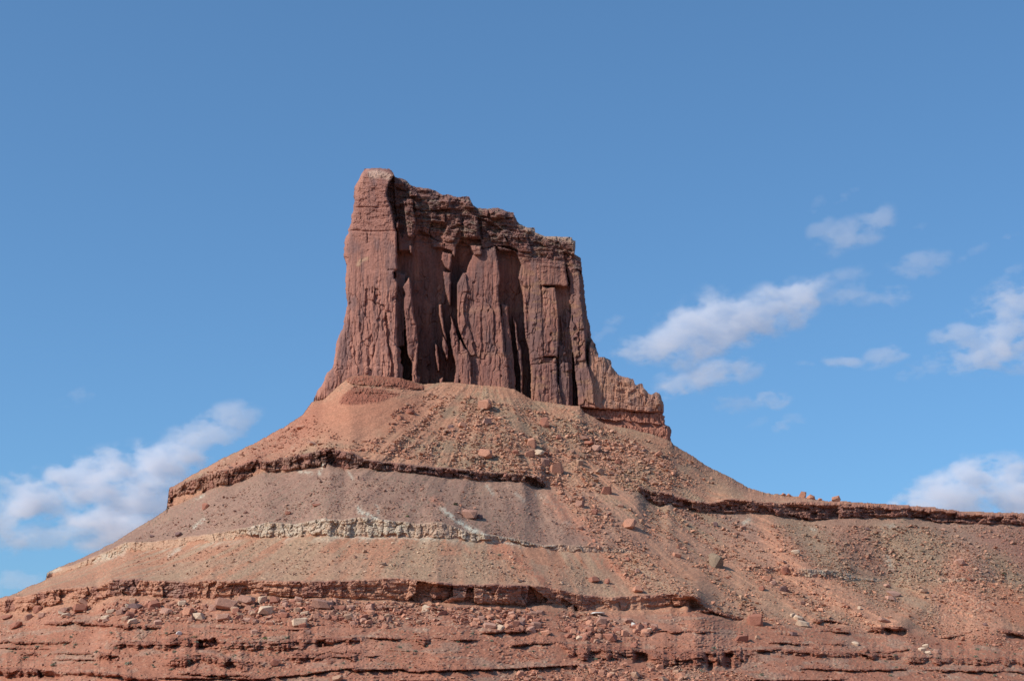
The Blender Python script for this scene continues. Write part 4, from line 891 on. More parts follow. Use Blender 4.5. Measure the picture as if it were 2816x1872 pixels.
NOTABLE = [
 (C6, 880, 25, 92, 66, 'orange', 'largest orange boulder just below the foot of the tower wall'),
 (C6, 465, 62, 46, 34, 'red', 'red block at the edge of the smooth red fan'),
 (C6, 690, 148, 34, 26, 'dark', 'small dark boulder beside a lighter block in the upper scree'),
 (C6, 755, 138, 52, 34, 'orange', 'light block with a dark boulder on its left in the upper scree'),
 (C6, 890, 122, 62, 30, 'pink', 'flat pinkish slab below the largest orange boulder'),
 (C6, 1212, 122, 56, 66, 'red', 'upright reddish boulder in the upper scree beneath the tower shoulder'),
 (C6, 1140, 235, 56, 62, 'orange', 'tall orange boulder leaning above a cluster of slabs'),
 (C6, 885, 300, 92, 62, 'orange', 'broad bright orange boulder just above the dark ledge'),
 (C6, 1130, 300, 70, 36, 'orange', 'low slab in the orange cluster, outer edge'),
 (C6, 1185, 292, 60, 34, 'cream', 'pale tilted slab in the orange cluster'),
 (C6, 1215, 345, 54, 56, 'brown', 'brown boulder directly under the orange slab cluster'),
 (C6, 1278, 378, 84, 62, 'orange', 'long sloping orange boulder at the lower end of the slab cluster'),
 (C6, 1410, 345, 42, 32, 'tan', 'tan boulder alone in the scree right of the slab cluster'),
 (C6, 1500, 268, 62, 36, 'pink', 'flat pink slab in the pile below the tower shoulder'),
 (C6, 1465, 240, 66, 26, 'red', 'thin red slab lying in the pile below the tower shoulder'),
 (C6, 1435, 212, 58, 24, 'brown', 'topmost brown slab of the pile below the tower shoulder'),
 (C6, 1770, 285, 28, 16, 'dark', 'small dark rock alone on the smooth slope below the shoulder ledges'),
 (C6, 1850, 302, 56, 28, 'orange', 'orange rock on the open slope near the skyline below the shoulder'),
 (C6, 1525, 400, 54, 34, 'tan', 'tan boulder above the gap between the dark ledges'),
 (C6, 1300, 515, 30, 28, 'orange', 'small orange boulder just past the end of the dark ledge'),
 (C6, 1560, 505, 62, 50, 'red', 'jagged red boulder casting a shadow between the two dark ledges'),
 (C6, 1415, 578, 52, 46, 'brown', 'rounded brown boulder on the orange slope past the dark ledge'),
 (C6, 1490, 622, 42, 34, 'red', 'red boulder downhill of the rounded brown one'),
 (C6, 1440, 655, 26, 28, 'orange', 'small upright orange rock on the orange slope'),
 (C6, 1640, 588, 38, 22, 'brown', 'brown rock on the slope under the tip of the right-hand ledge'),
 (C6, 1687, 690, 78, 62, 'orange', 'big rounded orange boulder in mid slope left of the grey outcrop'),
 (C6, 1415, 710, 36, 26, 'brown', 'brown rock above the broken end of the cream band'),
 (C6, 800, 632, 96, 56, 'brown', 'dark red outcrop block on the grey belt above the white spill'),
 (C6, 850, 650, 36, 30, 'dark', 'dark lump at the lower edge of the red outcrop above the white spill'),
 (C6, 310, 915, 40, 22, 'tan', 'lone tan boulder on the tan slope below the cream band'),
 (C6, 1070, 1000, 44, 28, 'tan', 'tan boulder resting on the brink of the red cliff'),
 (C6, 1490, 1000, 62, 34, 'red', 'red block resting just above the broken part of the red cliff'),
 (C6, 1565, 1010, 34, 32, 'red', 'pointed red rock next to the red block above the broken cliff'),
 (C6, 1735, 1058, 62, 36, 'orange', 'orange block on the lip where the red cliff fades out'),
 (C6, 1712, 1255, 28, 40, 'white', 'small bright white rock standing in the lower rubble'),
 (C6, 1742, 1270, 54, 40, 'orange', 'orange boulder touching the bright white rock'),
 (C6, 1510, 1188, 84, 12, 'white', 'thin whitish slab jutting under the red cliff'),
 (C6, 1530, 1232, 62, 66, 'brown', 'square brown block beneath the thin whitish slab'),
 (C6, 1440, 1255, 64, 50, 'red', 'red block left of the square brown block'),
 (C6, 1580, 1320, 80, 50, 'red', 'large red block at the bottom of the rubble chute'),
 (C6, 1660, 1300, 50, 44, 'orange', 'orange block above the dark layered ledge'),
 (C6, 60, 1552, 72, 34, 'tan', 'flat tan boulder at the very bottom of the view'),
 (C6, 640, 1190, 70, 22, 'red', 'long flat red slab below the deepest alcove'),
 (C6, 860, 1212, 40, 34, 'brown', 'brown rock in the slabs below the second alcove'),
 (C6, 910, 1255, 78, 28, 'pink', 'pink slab in the rubble below the cliff'),
 (C6, 1075, 1255, 62, 34, 'dark', 'dark blocky rock in the rubble below the cliff'),
 (C6, 450, 1222, 26, 12, 'cream', 'small cream flake on the bare slope under the alcove'),
 (C7, 725, 530, 44, 52, 'orange', 'tallest boulder standing on the skyline of the mesa rim'),
 (C7, 772, 543, 42, 26, 'orange', 'low boulder beside the tallest one on the mesa skyline'),
 (C7, 822, 553, 24, 16, 'orange', 'tiny boulder on the skyline between the pair and the rounded one'),
 (C7, 618, 526, 28, 20, 'orange', 'first small boulder on the skyline where the cone meets the rim'),
 (C7, 650, 530, 26, 18, 'orange', 'second small boulder on the skyline left of the tallest'),
 (C7, 910, 552, 50, 38, 'orange', 'rounded boulder standing alone on the mesa skyline'),
 (C7, 685, 846, 52, 26, 'cream', 'pale flat rock on the crest of the long orange rib'),
 (C7, 237, 690, 34, 32, 'dark', 'dark rock below the ledge in the orange scree'),
 (C7, 225, 872, 60, 40, 'grey', 'grey green cap block of the lone outcrop with the long shadow'),
 (C7, 240, 900, 88, 84, 'grey', 'grey green blocky outcrop throwing a long shadow on orange scree'),
 (C7, 625, 948, 40, 48, 'red', 'dark red boulder on the orange slope right of the lone outcrop'),
 (C7, 525, 995, 62, 30, 'orange', 'orange slab on the slope below the lone outcrop'),
 (C7, 558, 1018, 34, 28, 'pink', 'pink rock under the orange slab below the lone outcrop'),
 (C7, 618, 1052, 54, 34, 'dark', 'dark boulder in the cluster below the pink rock'),
 (C7, 1228, 1075, 86, 32, 'pink', 'pinkish boulder, upper of the pair in the gully'),
 (C7, 1215, 1101, 58, 26, 'pink', 'pinkish boulder, lower of the pair in the gully'),
 (C7, 1400, 1062, 48, 26, 'tan', 'tan rock on the red earth right of the boulder pair'),
 (C7, 1195, 1035, 40, 22, 'pink', 'small pink rock uphill of the boulder pair'),
 (C7, 725, 1248, 74, 34, 'cream', 'largest cream slab of the pale cluster above the lower ledges'),
 (C7, 700, 1214, 50, 32, 'cream', 'middle cream slab of the pale cluster above the lower ledges'),
 (C7, 670, 1200, 36, 22, 'cream', 'uppermost cream slab of the pale cluster above the lower ledges'),
 (C7, 462, 1222, 92, 76, 'red', 'massive red block with layered sides left of the pale cluster'),
 (C7, 385, 1328, 82, 36, 'red', 'flat red boulder on the bench below the massive block'),
 (C7, 470, 1322, 32, 26, 'tan', 'tan rock right of the flat red boulder on the bench'),
 (C7, 672, 1305, 42, 26, 'dark', 'dark rock on the bench below the pale cluster'),
 (C7, 1020, 1355, 42, 22, 'cream', 'pale rounded rock on the bench beneath the layered outcrops'),
 (C7, 1420, 1408, 42, 20, 'cream', 'rounded cream rock, lowest of the pale heap in the gully mouth'),
 (C7, 1388, 1390, 38, 22, 'cream', 'cream rock at the left of the pale heap in the gully mouth'),
 (C7, 1410, 1370, 36, 22, 'cream', 'cream rock on top of the pale heap in the gully mouth'),
 (C7, 1470, 1400, 34, 24, 'pink', 'pink rock at the right of the pale heap in the gully mouth'),
 (C7, 1180, 1228, 74, 24, 'brown', 'brown slab above the overhanging dark outcrop'),
 (C7, 1745, 1250, 26, 20, 'dark', 'small dark rock on the second orange rib'),
 (C7, 1655, 995, 32, 24, 'red', 'red rock near the head of the second orange rib'),
 (C7, 1600, 900, 60, 40, 'pink', 'pinkish rock heap at the head of the second orange rib'),
 (C7, 1085, 718, 28, 18, 'dark', 'small dark rock just under the mesa rim'),
 (C7, 495, 1045, 40, 30, 'red', 'red rock left of the dark boulder cluster'),
 (C7, 1460, 1092, 30, 18, 'brown', 'brown rock on the red earth at the gully floor'),
 (C7, 718, 1130, 40, 22, 'brown', 'brown rock half way down the long orange rib'),
 (C7, 1040, 1160, 24, 24, 'cream', 'small cream rock at the bottom of the grey gully'),
 (C7, 20, 860, 50, 26, 'orange', 'orange slab at the left edge of the orange scree below the ledge'),
 (C7, 1860, 1440, 50, 24, 'red', 'red rock on the lowest ledge near the edge of the view'),
 (C5, 1385, 1115, 112, 56, 'brown', 'big brown boulder with a cream one tucked behind it'),
 (C5, 1467, 1112, 64, 42, 'cream', 'cream block tucked behind the big brown boulder'),
 (C5, 1270, 1140, 142, 60, 'brown', 'longest brown block lying under the red cliff'),
 (C5, 1800, 1140, 118, 54, 'brown', 'tilted dark slab with a pointed shadow under the cliff'),
 (C5, 1482, 1172, 92, 54, 'cream', 'broad cream boulder below the big brown one'),
 (C5, 1110, 1208, 72, 46, 'cream', 'cream boulder at the foot of the split tan block'),
 (C5, 1055, 1178, 62, 56, 'orange', 'split tan block above the cream boulder'),
 (C5, 1018, 1132, 50, 30, 'cream', 'cream block lying against the base of the cliff'),
 (C5, 1320, 1176, 42, 42, 'red', 'rounded red boulder under the longest brown block'),
 (C5, 1250, 1212, 84, 36, 'pink', 'pink slab below the rounded red boulder'),
 (C5, 1705, 1190, 56, 22, 'cream', 'small cream slab above the dark faced block'),
 (C5, 1672, 1240, 96, 50, 'cream', 'cream topped block with a dark shaded side'),
 (C5, 1720, 1295, 40, 24, 'brown', 'brown block downhill of the dark faced one'),
 (C5, 1000, 1300, 32, 20, 'white', 'small white flake on the bare red slope'),
 (C5, 1270, 1312, 44, 24, 'orange', 'orange block on the bare slope under the rubble'),
 (C5, 1420, 1292, 42, 28, 'pink', 'pink block on the bare slope under the rubble'),
 (C5, 862, 1140, 74, 50, 'red', 'red block in the rubble against the cliff foot'),
 (C5, 930, 1176, 72, 36, 'pink', 'pink slab in the rubble left of the split tan block'),
 (C5, 755, 1150, 82, 32, 'dark', 'dark overhanging slab in the left rubble'),
 (C5, 670, 1182, 50, 34, 'brown', 'brown block left of the dark overhanging slab'),
 (C5, 620, 1178, 52, 24, 'cream', 'pale slab at the upper end of the left rubble tongue'),
 (C5, 590, 1210, 56, 24, 'cream', 'pale slab at the lower end of the left rubble tongue'),
 (C5, 702, 1216, 54, 26, 'tan', 'tan block at the toe of the left rubble tongue'),
 (C5, 372, 1200, 64, 24, 'cream', 'pale rounded slab in the far left pile'),
 (C5, 345, 1184, 44, 22, 'cream', 'smaller pale slab on the far left pile'),
 (C5, 382, 1162, 52, 22, 'tan', 'tan cap slab of the far left pile'),
 (C5, 452, 1160, 82, 46, 'red', 'red leaning block right of the far left pile'),
 (C5, 480, 1118, 74, 50, 'brown', 'brown leaning block against the low red cliff'),
 (C5, 215, 1165, 62, 42, 'red', 'square red block below the cliff near the left edge'),
 (C5, 165, 1208, 46, 42, 'brown', 'brown block with a black shadow near the left edge'),
 (C5, 95, 1255, 74, 34, 'red', 'long red block lying near the left edge'),
 (C5, 40, 1205, 62, 26, 'red', 'flat red block at the left edge'),
 (C5, 1540, 1462, 54, 42, 'red', 'rounded red boulder among the lowest thin ledges'),
 (C5, 1150, 590, 46, 40, 'red', 'dark red boulder on the grey belt above the pale splash'),
 (C5, 1768, 580, 54, 24, 'red', 'red slab on the grey belt above the cream band'),
 (C5, 1680, 148, 66, 34, 'orange', 'orange slab high on the left shoulder of the cone'),
 (C5, 1000, 750, 42, 26, 'dark', 'dark rock just above the left end of the cream band'),
 (C5, 850, 758, 30, 22, 'dark', 'small dark rock near the skyline above the cream band'),
 (C5, 1610, 630, 34, 22, 'red', 'small red block above the start of the bright cream band'),
 (C5, 1290, 375, 34, 20, 'brown', 'brown rock on the left scree above the dark ledge'),
 (C5, 1745, 240, 60, 26, 'pink', 'pink slab on the scree above the ledge knob'),
]
big_list = []
for cr, cx, cy, w, h, tone, lb in NOTABLE:
    (px, py), = cr([(cx, cy)])
    big_list.append(put_boulder(px, py, w / 2.03, h / 2.03, tone, lb, tilt=0.7 if 'skyline' in lb else (0.06 if tone == 'grey' else 0.3), kind=3 if tone == 'grey' else None, rz=-0.6 if tone == 'grey' else None))

# random rocks: zones with their own density, tone and words
ZONES = [  # name, polygon (photo px), how many, tones, label, group
 ('upper', [(1080, 1130), (1200, 1075), (1500, 1130), (1750, 1200), (1900, 1270), (1980, 1330), (1700, 1360), (1500, 1340), (1250, 1285), (1000, 1240), (900, 1225), (1060, 1200)], 5200, ('orange', 'tan', 'pink', 'brown', 'red'),
  'angular stone in the upper scree between tower and dark ledge', 'stones of the upper scree'),
 ('leftup', [(860, 1140), (1000, 1240), (880, 1240), (700, 1290), (500, 1350), (480, 1345), (620, 1265), (800, 1175)], 1100, ('orange', 'red', 'brown'), 'reddish stone on the scree above the left end of the dark ledge', 'stones above the left dark ledge'),
 ('belt', [(480, 1420), (700, 1330), (900, 1300), (1200, 1330), (1480, 1350), (1600, 1480), (1450, 1490), (1200, 1430), (900, 1420), (600, 1450), (300, 1510)], 2000, ('brown', 'red', 'tan', 'dark'), 'dull stone strewn over the grey brown belt', 'stones of the grey brown belt'),
 ('tanb', [(300, 1530), (700, 1490), (1200, 1490), (1600, 1540), (1700, 1620), (1300, 1590), (900, 1580), (400, 1580)], 1100, ('tan', 'cream', 'brown'), 'small pale stone on the tan slope above the red cliff', 'stones of the tan slope'),
 ('mid', [(1500, 1310), (1700, 1400), (1950, 1400), (2080, 1450), (2250, 1600), (2450, 1750), (2000, 1700), (1700, 1600), (1600, 1480)], 4200, ('orange', 'orange', 'tan', 'red', 'brown'), 'orange stone on the wide scree right of the cream band', 'stones of the wide orange scree'),
 ('right', [(2100, 1440), (2816, 1450), (2816, 1780), (2500, 1770), (2350, 1650), (2200, 1560)], 3200, ('brown', 'red', 'tan', 'orange', 'grey'), 'stone scattered on the gullied slope below the mesa rim', 'stones below the mesa rim'),
 ('rub', [(100, 1690), (300, 1648), (900, 1645), (1300, 1668), (1600, 1680), (1800, 1720), (1760, 1780), (1550, 1750), (1300, 1715), (1000, 1725), (700, 1715), (300, 1710)], 2200, ('red', 'red', 'brown', 'orange', 'orange', 'pink', 'brown', 'tan', 'red', 'orange', 'cream'), 'fallen block in the rubble under the low red cliff', 'fallen blocks under the red cliff'),
 ('flakes', [(1450, 1838), (1700, 1818), (2000, 1842), (2100, 1872), (1380, 1872)], 420, ('orange', 'tan', 'orange'), 'pale flake of rock on the lowest slope', 'flakes on the lowest slope'),
 ('low', [(0, 1720), (2816, 1770), (2816, 1872), (0, 1872)], 1500, ('red', 'red', 'tan', 'brown'), 'loose stone on the layered red benches at the bottom', 'stones on the lowest benches'),
]
cand = []
for zi, (nm, poly, cnt, tones, lb, gp) in enumerate(ZONES):
    xs_ = [p[0] for p in poly]; ys_ = [p[1] for p in poly]
    n_ = cnt * 7
    x = rng.uniform(min(xs_), max(xs_), n_); y = rng.uniform(min(ys_), max(ys_), n_)
    k = inside(x, y, poly) & (y > np.interp(x, tx_, ty_) + 4)
    Ps, _c = surf(x, y); th_ = np.arctan2(Ps[:, 0] + 15, 990 - Ps[:, 1]) * 60; rr_ = np.hypot(Ps[:, 0] + 15, 990 - Ps[:, 1])
    dens = 0.45 + 0.6 * fbm(x / 45, y / 30, o=3, seed=700 + zi) + 0.9 * fbm(th_ / 2.2, rr_ / 60, o=3, seed=149)
    k &= rng.uniform(0, 1, n_) < dens
    x, y = x[k][:int(cnt * 2.2)], y[k][:int(cnt * 2.2)]
    sz = 2.6 * rng.uniform(0.02, 1, len(x)) ** (-0.42)
    if nm in ('upper', 'rub', 'mid'): sz *= 1.25
    if nm in ('tanb', 'belt', 'low'): sz *= 0.85
    sz = np.minimum(sz * (1.6 if nm in ('rub', 'flakes') else 1.0), 24)
    for a, b, s_ in zip(x, y, sz): cand.append((s_, a, b, zi, tones[int(rng.integers(len(tones)))]))
cand.sort(reverse=True)
N_IND = 300 - len(NOTABLE)
for s_, a, b, zi, tone in cand[:N_IND]:
    put_boulder(a, b, s_ * rng.uniform(0.9, 1.3), s_ * rng.uniform(0.6, 0.95), tone, ZONES[zi][4], ZONES[zi][5])
# the rest: one mass of rubble
rest = cand[N_IND:]
RV, RF, RC, off = [], [], [], 0
ax = np.array([c[1] for c in rest]); ay = np.array([c[2] for c in rest]); PP, PC = surf(ax, ay + 1)
for i, (s_, a, b, zi, tone) in enumerate(rest):
    v, f = SMALL[i % len(SMALL)]
    s = PP[i][1] / F_S * s_
    an = rng.uniform(0, 6.28); ca, sa = math.cos(an), math.sin(an)
    sc = v * np.array([s * rng.uniform(0.8, 1.5), s * rng.uniform(0.8, 1.2), s * rng.uniform(0.6, 1.0)])
    vr_ = np.stack([sc[:, 0] * ca - sc[:, 1] * sa, sc[:, 0] * sa + sc[:, 1] * ca, sc[:, 2]], -1)
    RV.append(vr_ + PP[i] + (0, -0.1 * s, 0.22 * s)); RF.append(f + off); off += len(v)
    c = (0.55 * np.array(TONES[tone]) + 0.45 * PC[i]) * 1.12
    RC.append(np.tile(c * rng.uniform(0.85, 1.15), (len(v), 1)))
link('rubble', build_mesh('rubble', np.concatenate(RV), np.concatenate(RF), np.concatenate(RC), M_SLOPE), kind='stuff', label='countless small stones covering the scree slopes', cat='rubble')

# ------------------------------------------------------------------ desert shrubs
def shrub_mesh(seed, colr, n=70):
    r = np.random.default_rng(seed); v, f, c = [], [], []
    for k in range(n):
        d = r.normal(size=3); d /= np.linalg.norm(d); d[2] = abs(d[2]); p = d * r.uniform(0.15, 0.5) * np.array([1, 1, 0.9])
        a = r.normal(size=3); b = r.normal(size=3); a *= 0.20 / np.linalg.norm(a); b *= 0.17 / np.linalg.norm(b)
        i = len(v); v += [p, p + a, p + b]; f.append([i, i + 1, i + 2]); t = r.uniform(0.7, 1.3); c += [np.array(colr) * t] * 3
    for k in range(5):       # woody stems
        an = r.uniform(0, 6.28); e = np.array([math.cos(an) * 0.3, math.sin(an) * 0.3, 0.35]); w = np.array([0.02, 0.0, 0])
        i = len(v); v += [-w + (0, 0, -0.1), w + (0, 0, -0.1), e]; f.append([i, i + 1, i + 2]); c += [np.array([0.12, 0.09, 0.06])] * 3
    return build_mesh('shrub', np.array(v), np.array(f), np.array(c), M_SLOPE)
SH = {'grey': [shrub_mesh(800 + k, (0.21, 0.225, 0.155)) for k in range(4)], 'green': [shrub_mesh(820, (0.12, 0.17, 0.06))], 'dark': [shrub_mesh(830, (0.07, 0.08, 0.045))]}
def put_shrub(px, py, w, tone, label, group=None):
    P, _ = surf(np.array([px]), np.array([py + w * 0.25])); P = P[0]; s = P[1] / F_S * w
    o = link('shrub', SH[tone][int(rng.integers(len(SH[tone])))], label=label, cat='shrub', group=group)
    o.location = P + np.array((0, -0.1 * s, 0)); o.scale = (s, s, s * 0.85); o.rotation_euler = (0, 0, rng.uniform(0, 6))
for cr, x, y, w, tone, lb in ((C6, 447, 642, 26, 'green', 'bright green bush just above the cream band'), (C6, 715, 577, 30, 'dark', 'dark bush above the top of the white spill'), (C6, 530, 652, 14, 'green', 'tiny green bush right of the bright green one'),
                              (C6, 893, 1213, 30, 'green', 'green bush among slabs under the second alcove'), (C7, 1848, 968, 18, 'green', 'green bush on the right-hand grey slope'), (C5, 1090, 1318, 24, 'green', 'green bush on the bench beside the shadowed hollow'),
                              (C5, 720, 1462, 46, 'grey', 'large grey green bush in the hollow between lower ledges'), (C5, 655, 1375, 34, 'grey', 'grey green bush above the large one in the hollow'), (C5, 1410, 1152, 28, 'green', 'green bush beneath the big brown boulder'),
                              (C5, 300, 1470, 40, 'grey', 'wide grey bush on the lowest left slope'), (C5, 1480, 1322, 26, 'green', 'green bush on the bare slope below the cream blocks'), (C6, 960, 860, 26, 'grey', 'grey bush on the tan slope beside the red streak'),
                              (C6, 1035, 930, 24, 'grey', 'grey bush half way down the red streak')):
    (px, py), = cr([(x, y)]); put_shrub(px, py, w / 2.03, tone, lb)
n_ = 0
while n_ < 120:
    x = rng.uniform(0, 2816); y = rng.uniform(1735, 1868)
    if fbm(np.array([x / 90]), np.array([y / 25]), o=2, seed=900)[0] < 0.0: continue
    put_shrub(x, y, rng.uniform(7, 16), 'grey', 'small grey green bush dotted on the lowest red benches', 'bushes on the lowest benches'); n_ += 1

n_ = 0
while n_ < 110:
    x = rng.uniform(150, 2800); y = rng.uniform(1230, 1720)
    if y < np.interp(x, tx_, ty_) + 25 or fbm(np.array([x / 110]), np.array([y / 60]), o=2, seed=901)[0] < -0.05: continue
    put_shrub(x, y, rng.uniform(4, 8), 'grey', 'tiny dry bush among the stones of the slopes', 'dry bushes on the slopes'); n_ += 1

# ------------------------------------------------------------------ clouds: real volumes far behind the hill
def cloud_material(lobes, dens, nscale, seed, soft=0.6, amp=5.5):
    """lobes: (cx,cy,cz, rx,ry,rz, tilt) in cloud space (metres); density falls off from their union and is torn by noise"""
    m = bpy.data.materials.new('cloud_vapour'); m.use_nodes = True
    n, l = m.node_tree.nodes, m.node_tree.links
    for x in list(n): n.remove(x)
    out = n.new('ShaderNodeOutputMaterial'); pv = n.new('ShaderNodeVolumePrincipled')
    pv.inputs['Color'].default_value = (0.97, 0.97, 1.0, 1); pv.inputs['Anisotropy'].default_value = 0.0
    l.new(pv.outputs[0], out.inputs['Volume'])
    tc = n.new('ShaderNodeTexCoord')
    prev = None
    for (cx, cy, cz, rx, ry, rz, tilt) in lobes:
        mp = n.new('ShaderNodeMapping'); mp.vector_type = 'TEXTURE'
        mp.inputs['Location'].default_value = (cx, cy, cz); mp.inputs['Rotation'].default_value = (0, -tilt, 0); mp.inputs['Scale'].default_value = (rx, ry, rz)
        l.new(tc.outputs['Object'], mp.inputs['Vector'])
        ln = n.new('ShaderNodeVectorMath'); ln.operation = 'LENGTH'; l.new(mp.outputs[0], ln.inputs[0])
        if prev is None: prev = ln.outputs['Value']
        else:
            mn = n.new('ShaderNodeMath'); mn.operation = 'SMOOTH_MIN'; mn.inputs[2].default_value = 0.25
            l.new(prev, mn.inputs[0]); l.new(ln.outputs['Value'], mn.inputs[1]); prev = mn.outputs[0]
    nz = n.new('ShaderNodeTexNoise'); nz.noise_dimensions = '4D'; nz.inputs['W'].default_value = seed * 3.7
    nz.inputs['Scale'].default_value = 1.0; nz.inputs['Detail'].default_value = 7; nz.inputs['Roughness'].default_value = 0.6
    mp = n.new('ShaderNodeMapping'); mp.inputs['Scale'].default_value = (nscale * 0.8, nscale, nscale * 1.3); mp.inputs['Rotation'].default_value = (0, math.radians(28), 0)
    l.new(tc.outputs['Object'], mp.inputs['Vector']); l.new(mp.outputs[0], nz.inputs['Vector'])
    # value = (noise-0.5)*k + (1 - r)
    a = n.new('ShaderNodeMath'); a.operation = 'SUBTRACT'; a.inputs[0].default_value = 1.0; l.new(prev, a.inputs[1])
    b = n.new('ShaderNodeMath'); b.operation = 'MULTIPLY_ADD'; l.new(nz.outputs[0], b.inputs[0]); b.inputs[1].default_value = amp; b.inputs[2].default_value = -0.5 * amp - 0.15
    s = n.new('ShaderNodeMath'); s.operation = 'ADD'; l.new(a.outputs[0], s.inputs[0]); l.new(b.outputs[0], s.inputs[1])
    mr = n.new('ShaderNodeMapRange'); mr.interpolation_type = 'SMOOTHSTEP'; mr.inputs[1].default_value = 0.0; mr.inputs[2].default_value = soft; mr.inputs[3].default_value = 0; mr.inputs[4].default_value = 1
    l.new(s.outputs[0], mr.inputs[0])
    # nothing outside the lobes, so no hull ever shows
    ed = n.new('ShaderNodeMapRange'); ed.interpolation_type = 'SMOOTHSTEP'; ed.inputs[1].default_value = 0.0; ed.inputs[2].default_value = 0.35; l.new(a.outputs[0], ed.inputs[0])
    mu = n.new('ShaderNodeMath'); mu.operation = 'MULTIPLY'; l.new(mr.outputs[0], mu.inputs[0]); l.new(ed.outputs[0], mu.inputs[1])
    m2 = n.new('ShaderNodeMath'); m2.operation = 'MULTIPLY'; m2.inputs[1].default_value = dens * 1.45; l.new(mu.outputs[0], m2.inputs[0])
    l.new(m2.outputs[0], pv.inputs['Density'])
    return m

CY = 6000.0
def cloud(lobes_px, dens, nscale, seed, label, depth=0.8, soft=0.6, amp=5.5):
    """lobes_px: (px, py, half width, half height, tilt in degrees) as seen; depth: thickness relative to height"""
    k = CY / F_S * 1.03
    pts = []
    for px, py, rx, rz, tl in lobes_px:
        bx, bz = bearing(np.array([px]), np.array([py])); pts.append((bx[0] * CY, bz[0] * CY, rx * k, rz * k, math.radians(tl)))
    ox = sum(p[0] for p in pts) / len(pts); oz = sum(p[1] for p in pts) / len(pts)
    lobes = []; bm = bmesh.new()
    for x, z, rx, rz, tl in pts:
        ry = max(rz, 0.5 * rx) * depth
        lobes.append((x - ox, 0, z - oz, rx, ry, rz, tl))
        mt = Matrix.Translation((x - ox, 0, z - oz)) @ Matrix.Rotation(-tl, 4, 'Y') @ Matrix.Diagonal((rx, ry, rz, 1))
        bmesh.ops.create_icosphere(bm, subdivisions=2, radius=1.03, matrix=mt)
    r = bmesh.ops.convex_hull(bm, input=bm.verts)
    bmesh.ops.delete(bm, geom=[v for v in bm.verts if not v.link_faces], context='VERTS')
    dead = [g for g in r['geom_interior'] if isinstance(g, bmesh.types.BMVert) and g.is_valid]
    bmesh.ops.delete(bm, geom=dead, context='VERTS')
    me = bpy.data.meshes.new('cloud'); bm.to_mesh(me); bm.free()
    me.materials.append(cloud_material(lobes, dens, nscale, seed, soft, amp))
    o = link('cloud', me, label=label, cat='cloud'); o.location = (ox, CY, oz)
    return o
D = 1.1937
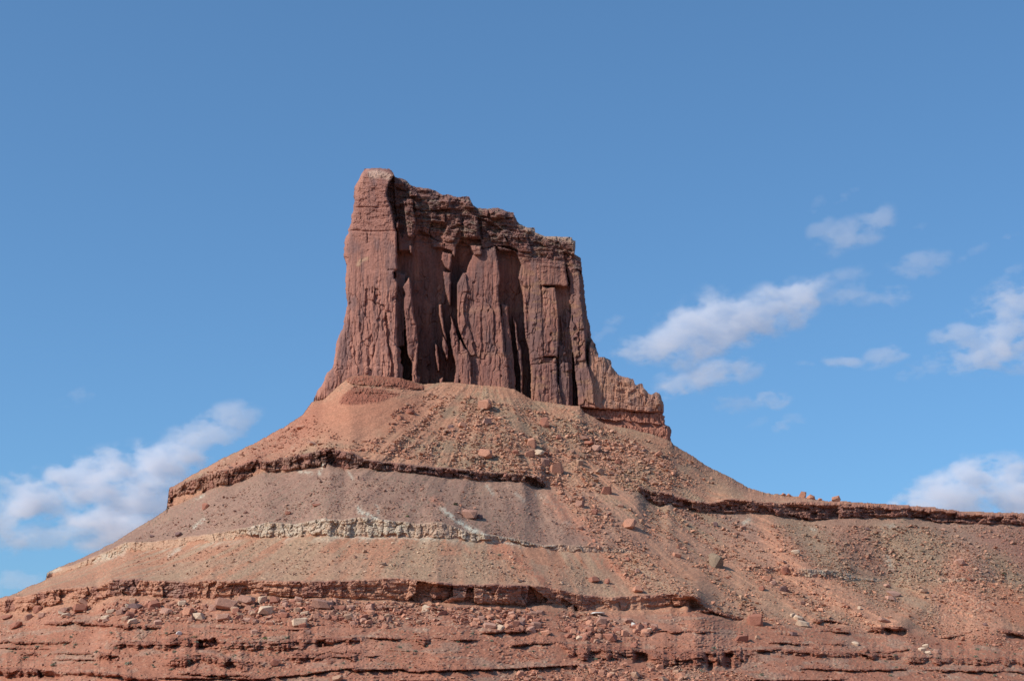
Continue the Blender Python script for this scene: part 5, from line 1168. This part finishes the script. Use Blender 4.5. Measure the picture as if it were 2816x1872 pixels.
CLOUDS = [
 ([(1540, 795, 120, 30, 8), (1610, 760, 110, 62, 30), (1720, 735, 120, 45, 25), (1800, 705, 100, 50, 25), (1640, 715, 60, 45, 20)], 0.0060, 'long white cloud right of the tower'),
 ([(1620, 870, 125, 28, 12), (1700, 850, 60, 20, 22)], 0.0042, 'slim white cloud below the long one'),
 ([(1400, 755, 40, 14, 42)], 0.0022, 'small wisp between the tower and the long cloud'),
 ([(1945, 545, 70, 32, 30), (2010, 520, 60, 30, 35), (1890, 525, 34, 18, 30)], 0.0030, 'faint ragged cloud highest in the sky'),
 ([(2115, 610, 62, 26, 10), (2150, 600, 40, 16, 20)], 0.0028, 'faint patch below and right of the highest cloud'),
 ([(1880, 655, 110, 18, 15), (1960, 680, 60, 22, 0)], 0.0016, 'thin veil off the tip of the long cloud'),
 ([(2050, 685, 45, 22, 10)], 0.0024, 'small faint puff between the long cloud and the edge cloud'),
 ([(2320, 710, 85, 50, 25), (2350, 780, 95, 58, 20), (2270, 810, 105, 42, 10), (2200, 770, 55, 20, 10)], 0.0048, 'large torn cloud cut by the edge of the view'),
 ([(2040, 818, 62, 20, 18), (1940, 835, 80, 10, 0)], 0.0034, 'narrow streak of cloud left of the torn cloud'),
 ([(2130, 845, 50, 20, 20), (2095, 860, 30, 12, 20)], 0.0020, 'faint scrap under the narrow streak'),
 ([(1780, 920, 38, 20, 8)], 0.0046, 'small round puff, brighter of the pair'),
 ([(1700, 928, 48, 20, 5)], 0.0026, 'small dim puff, fainter of the pair'),
 ([(1828, 966, 26, 12, 0), (1798, 982, 20, 14, 0)], 0.0028, 'tiny double puff below the bright one'),
 ([(2180, 1150, 95, 55, 15), (2230, 1110, 60, 45, 20), (2290, 1120, 50, 52, 20), (2345, 1140, 75, 70, 0), (2140, 1165, 95, 36, 0)], 0.0085, 'bright heaped cloud rising behind the mesa rim'),
 ([(2345, 540, 34, 12, 25), (2335, 625, 34, 12, 25)], 0.0024, 'two faint wisps at the edge above the torn cloud'),
 ([(500, 985, 90, 38, 25), (420, 1040, 110, 45, 30)], 0.0045, 'upper arm of the cloud reaching toward the cone'),
 ([(255, 1110, 140, 62, 12), (350, 1090, 110, 58, 25), (130, 1130, 90, 45, 30), (300, 1180, 130, 70, 10)], 0.0080, 'broad bright cloud behind the left skyline'),
 ([(25, 1160, 95, 55, 20), (20, 1215, 60, 45, 10)], 0.0060, 'white cloud at the left edge'),
 ([(200, 1225, 150, 28, 5)], 0.0038, 'low flat veil under the broad left cloud'),
 ([(30, 1350, 90, 30, 0)], 0.0024, 'pale veil low at the left edge behind the hill'),
 ([(1882, 470, 26, 14, 55), (1950, 450, 30, 9, 30)], 0.0014, 'faintest wisp above the highest ragged cloud'),
 ([(2110, 525, 30, 11, 20)], 0.0016, 'faint scrap right of the highest ragged cloud'),
 ([(2245, 580, 40, 10, 30)], 0.0013, 'barely visible wisp near the upper edge wisps'),
 ([(1640, 828, 36, 10, 28)], 0.0020, 'thin tuft between the long cloud and the slim one'),
 ([(1745, 972, 26, 9, 20)], 0.0014, 'faint smudge under the dim puff'),
 ([(1960, 675, 50, 16, 25), (1900, 690, 30, 12, 10)], 0.0020, 'loose fragments right of the long cloud'),
 ([(1690, 1148, 50, 8, 0)], 0.0012, 'thin streak low beside the heaped cloud'),
 ([(180, 912, 40, 14, 20)], 0.0013, 'tiny lone wisp high on the left'),
]
for i, (lob, dn, lb) in enumerate(CLOUDS):
    lp = [(x * D, y * D, rx * D * 1.45, rz * D * 1.6, tl) for x, y, rx, rz, tl in lob]
    cloud(lp, dn, 0.0105 if lob[0][2] > 60 else 0.020, i + 1, lb, amp=4.6 if dn >= 0.006 else 5.8)
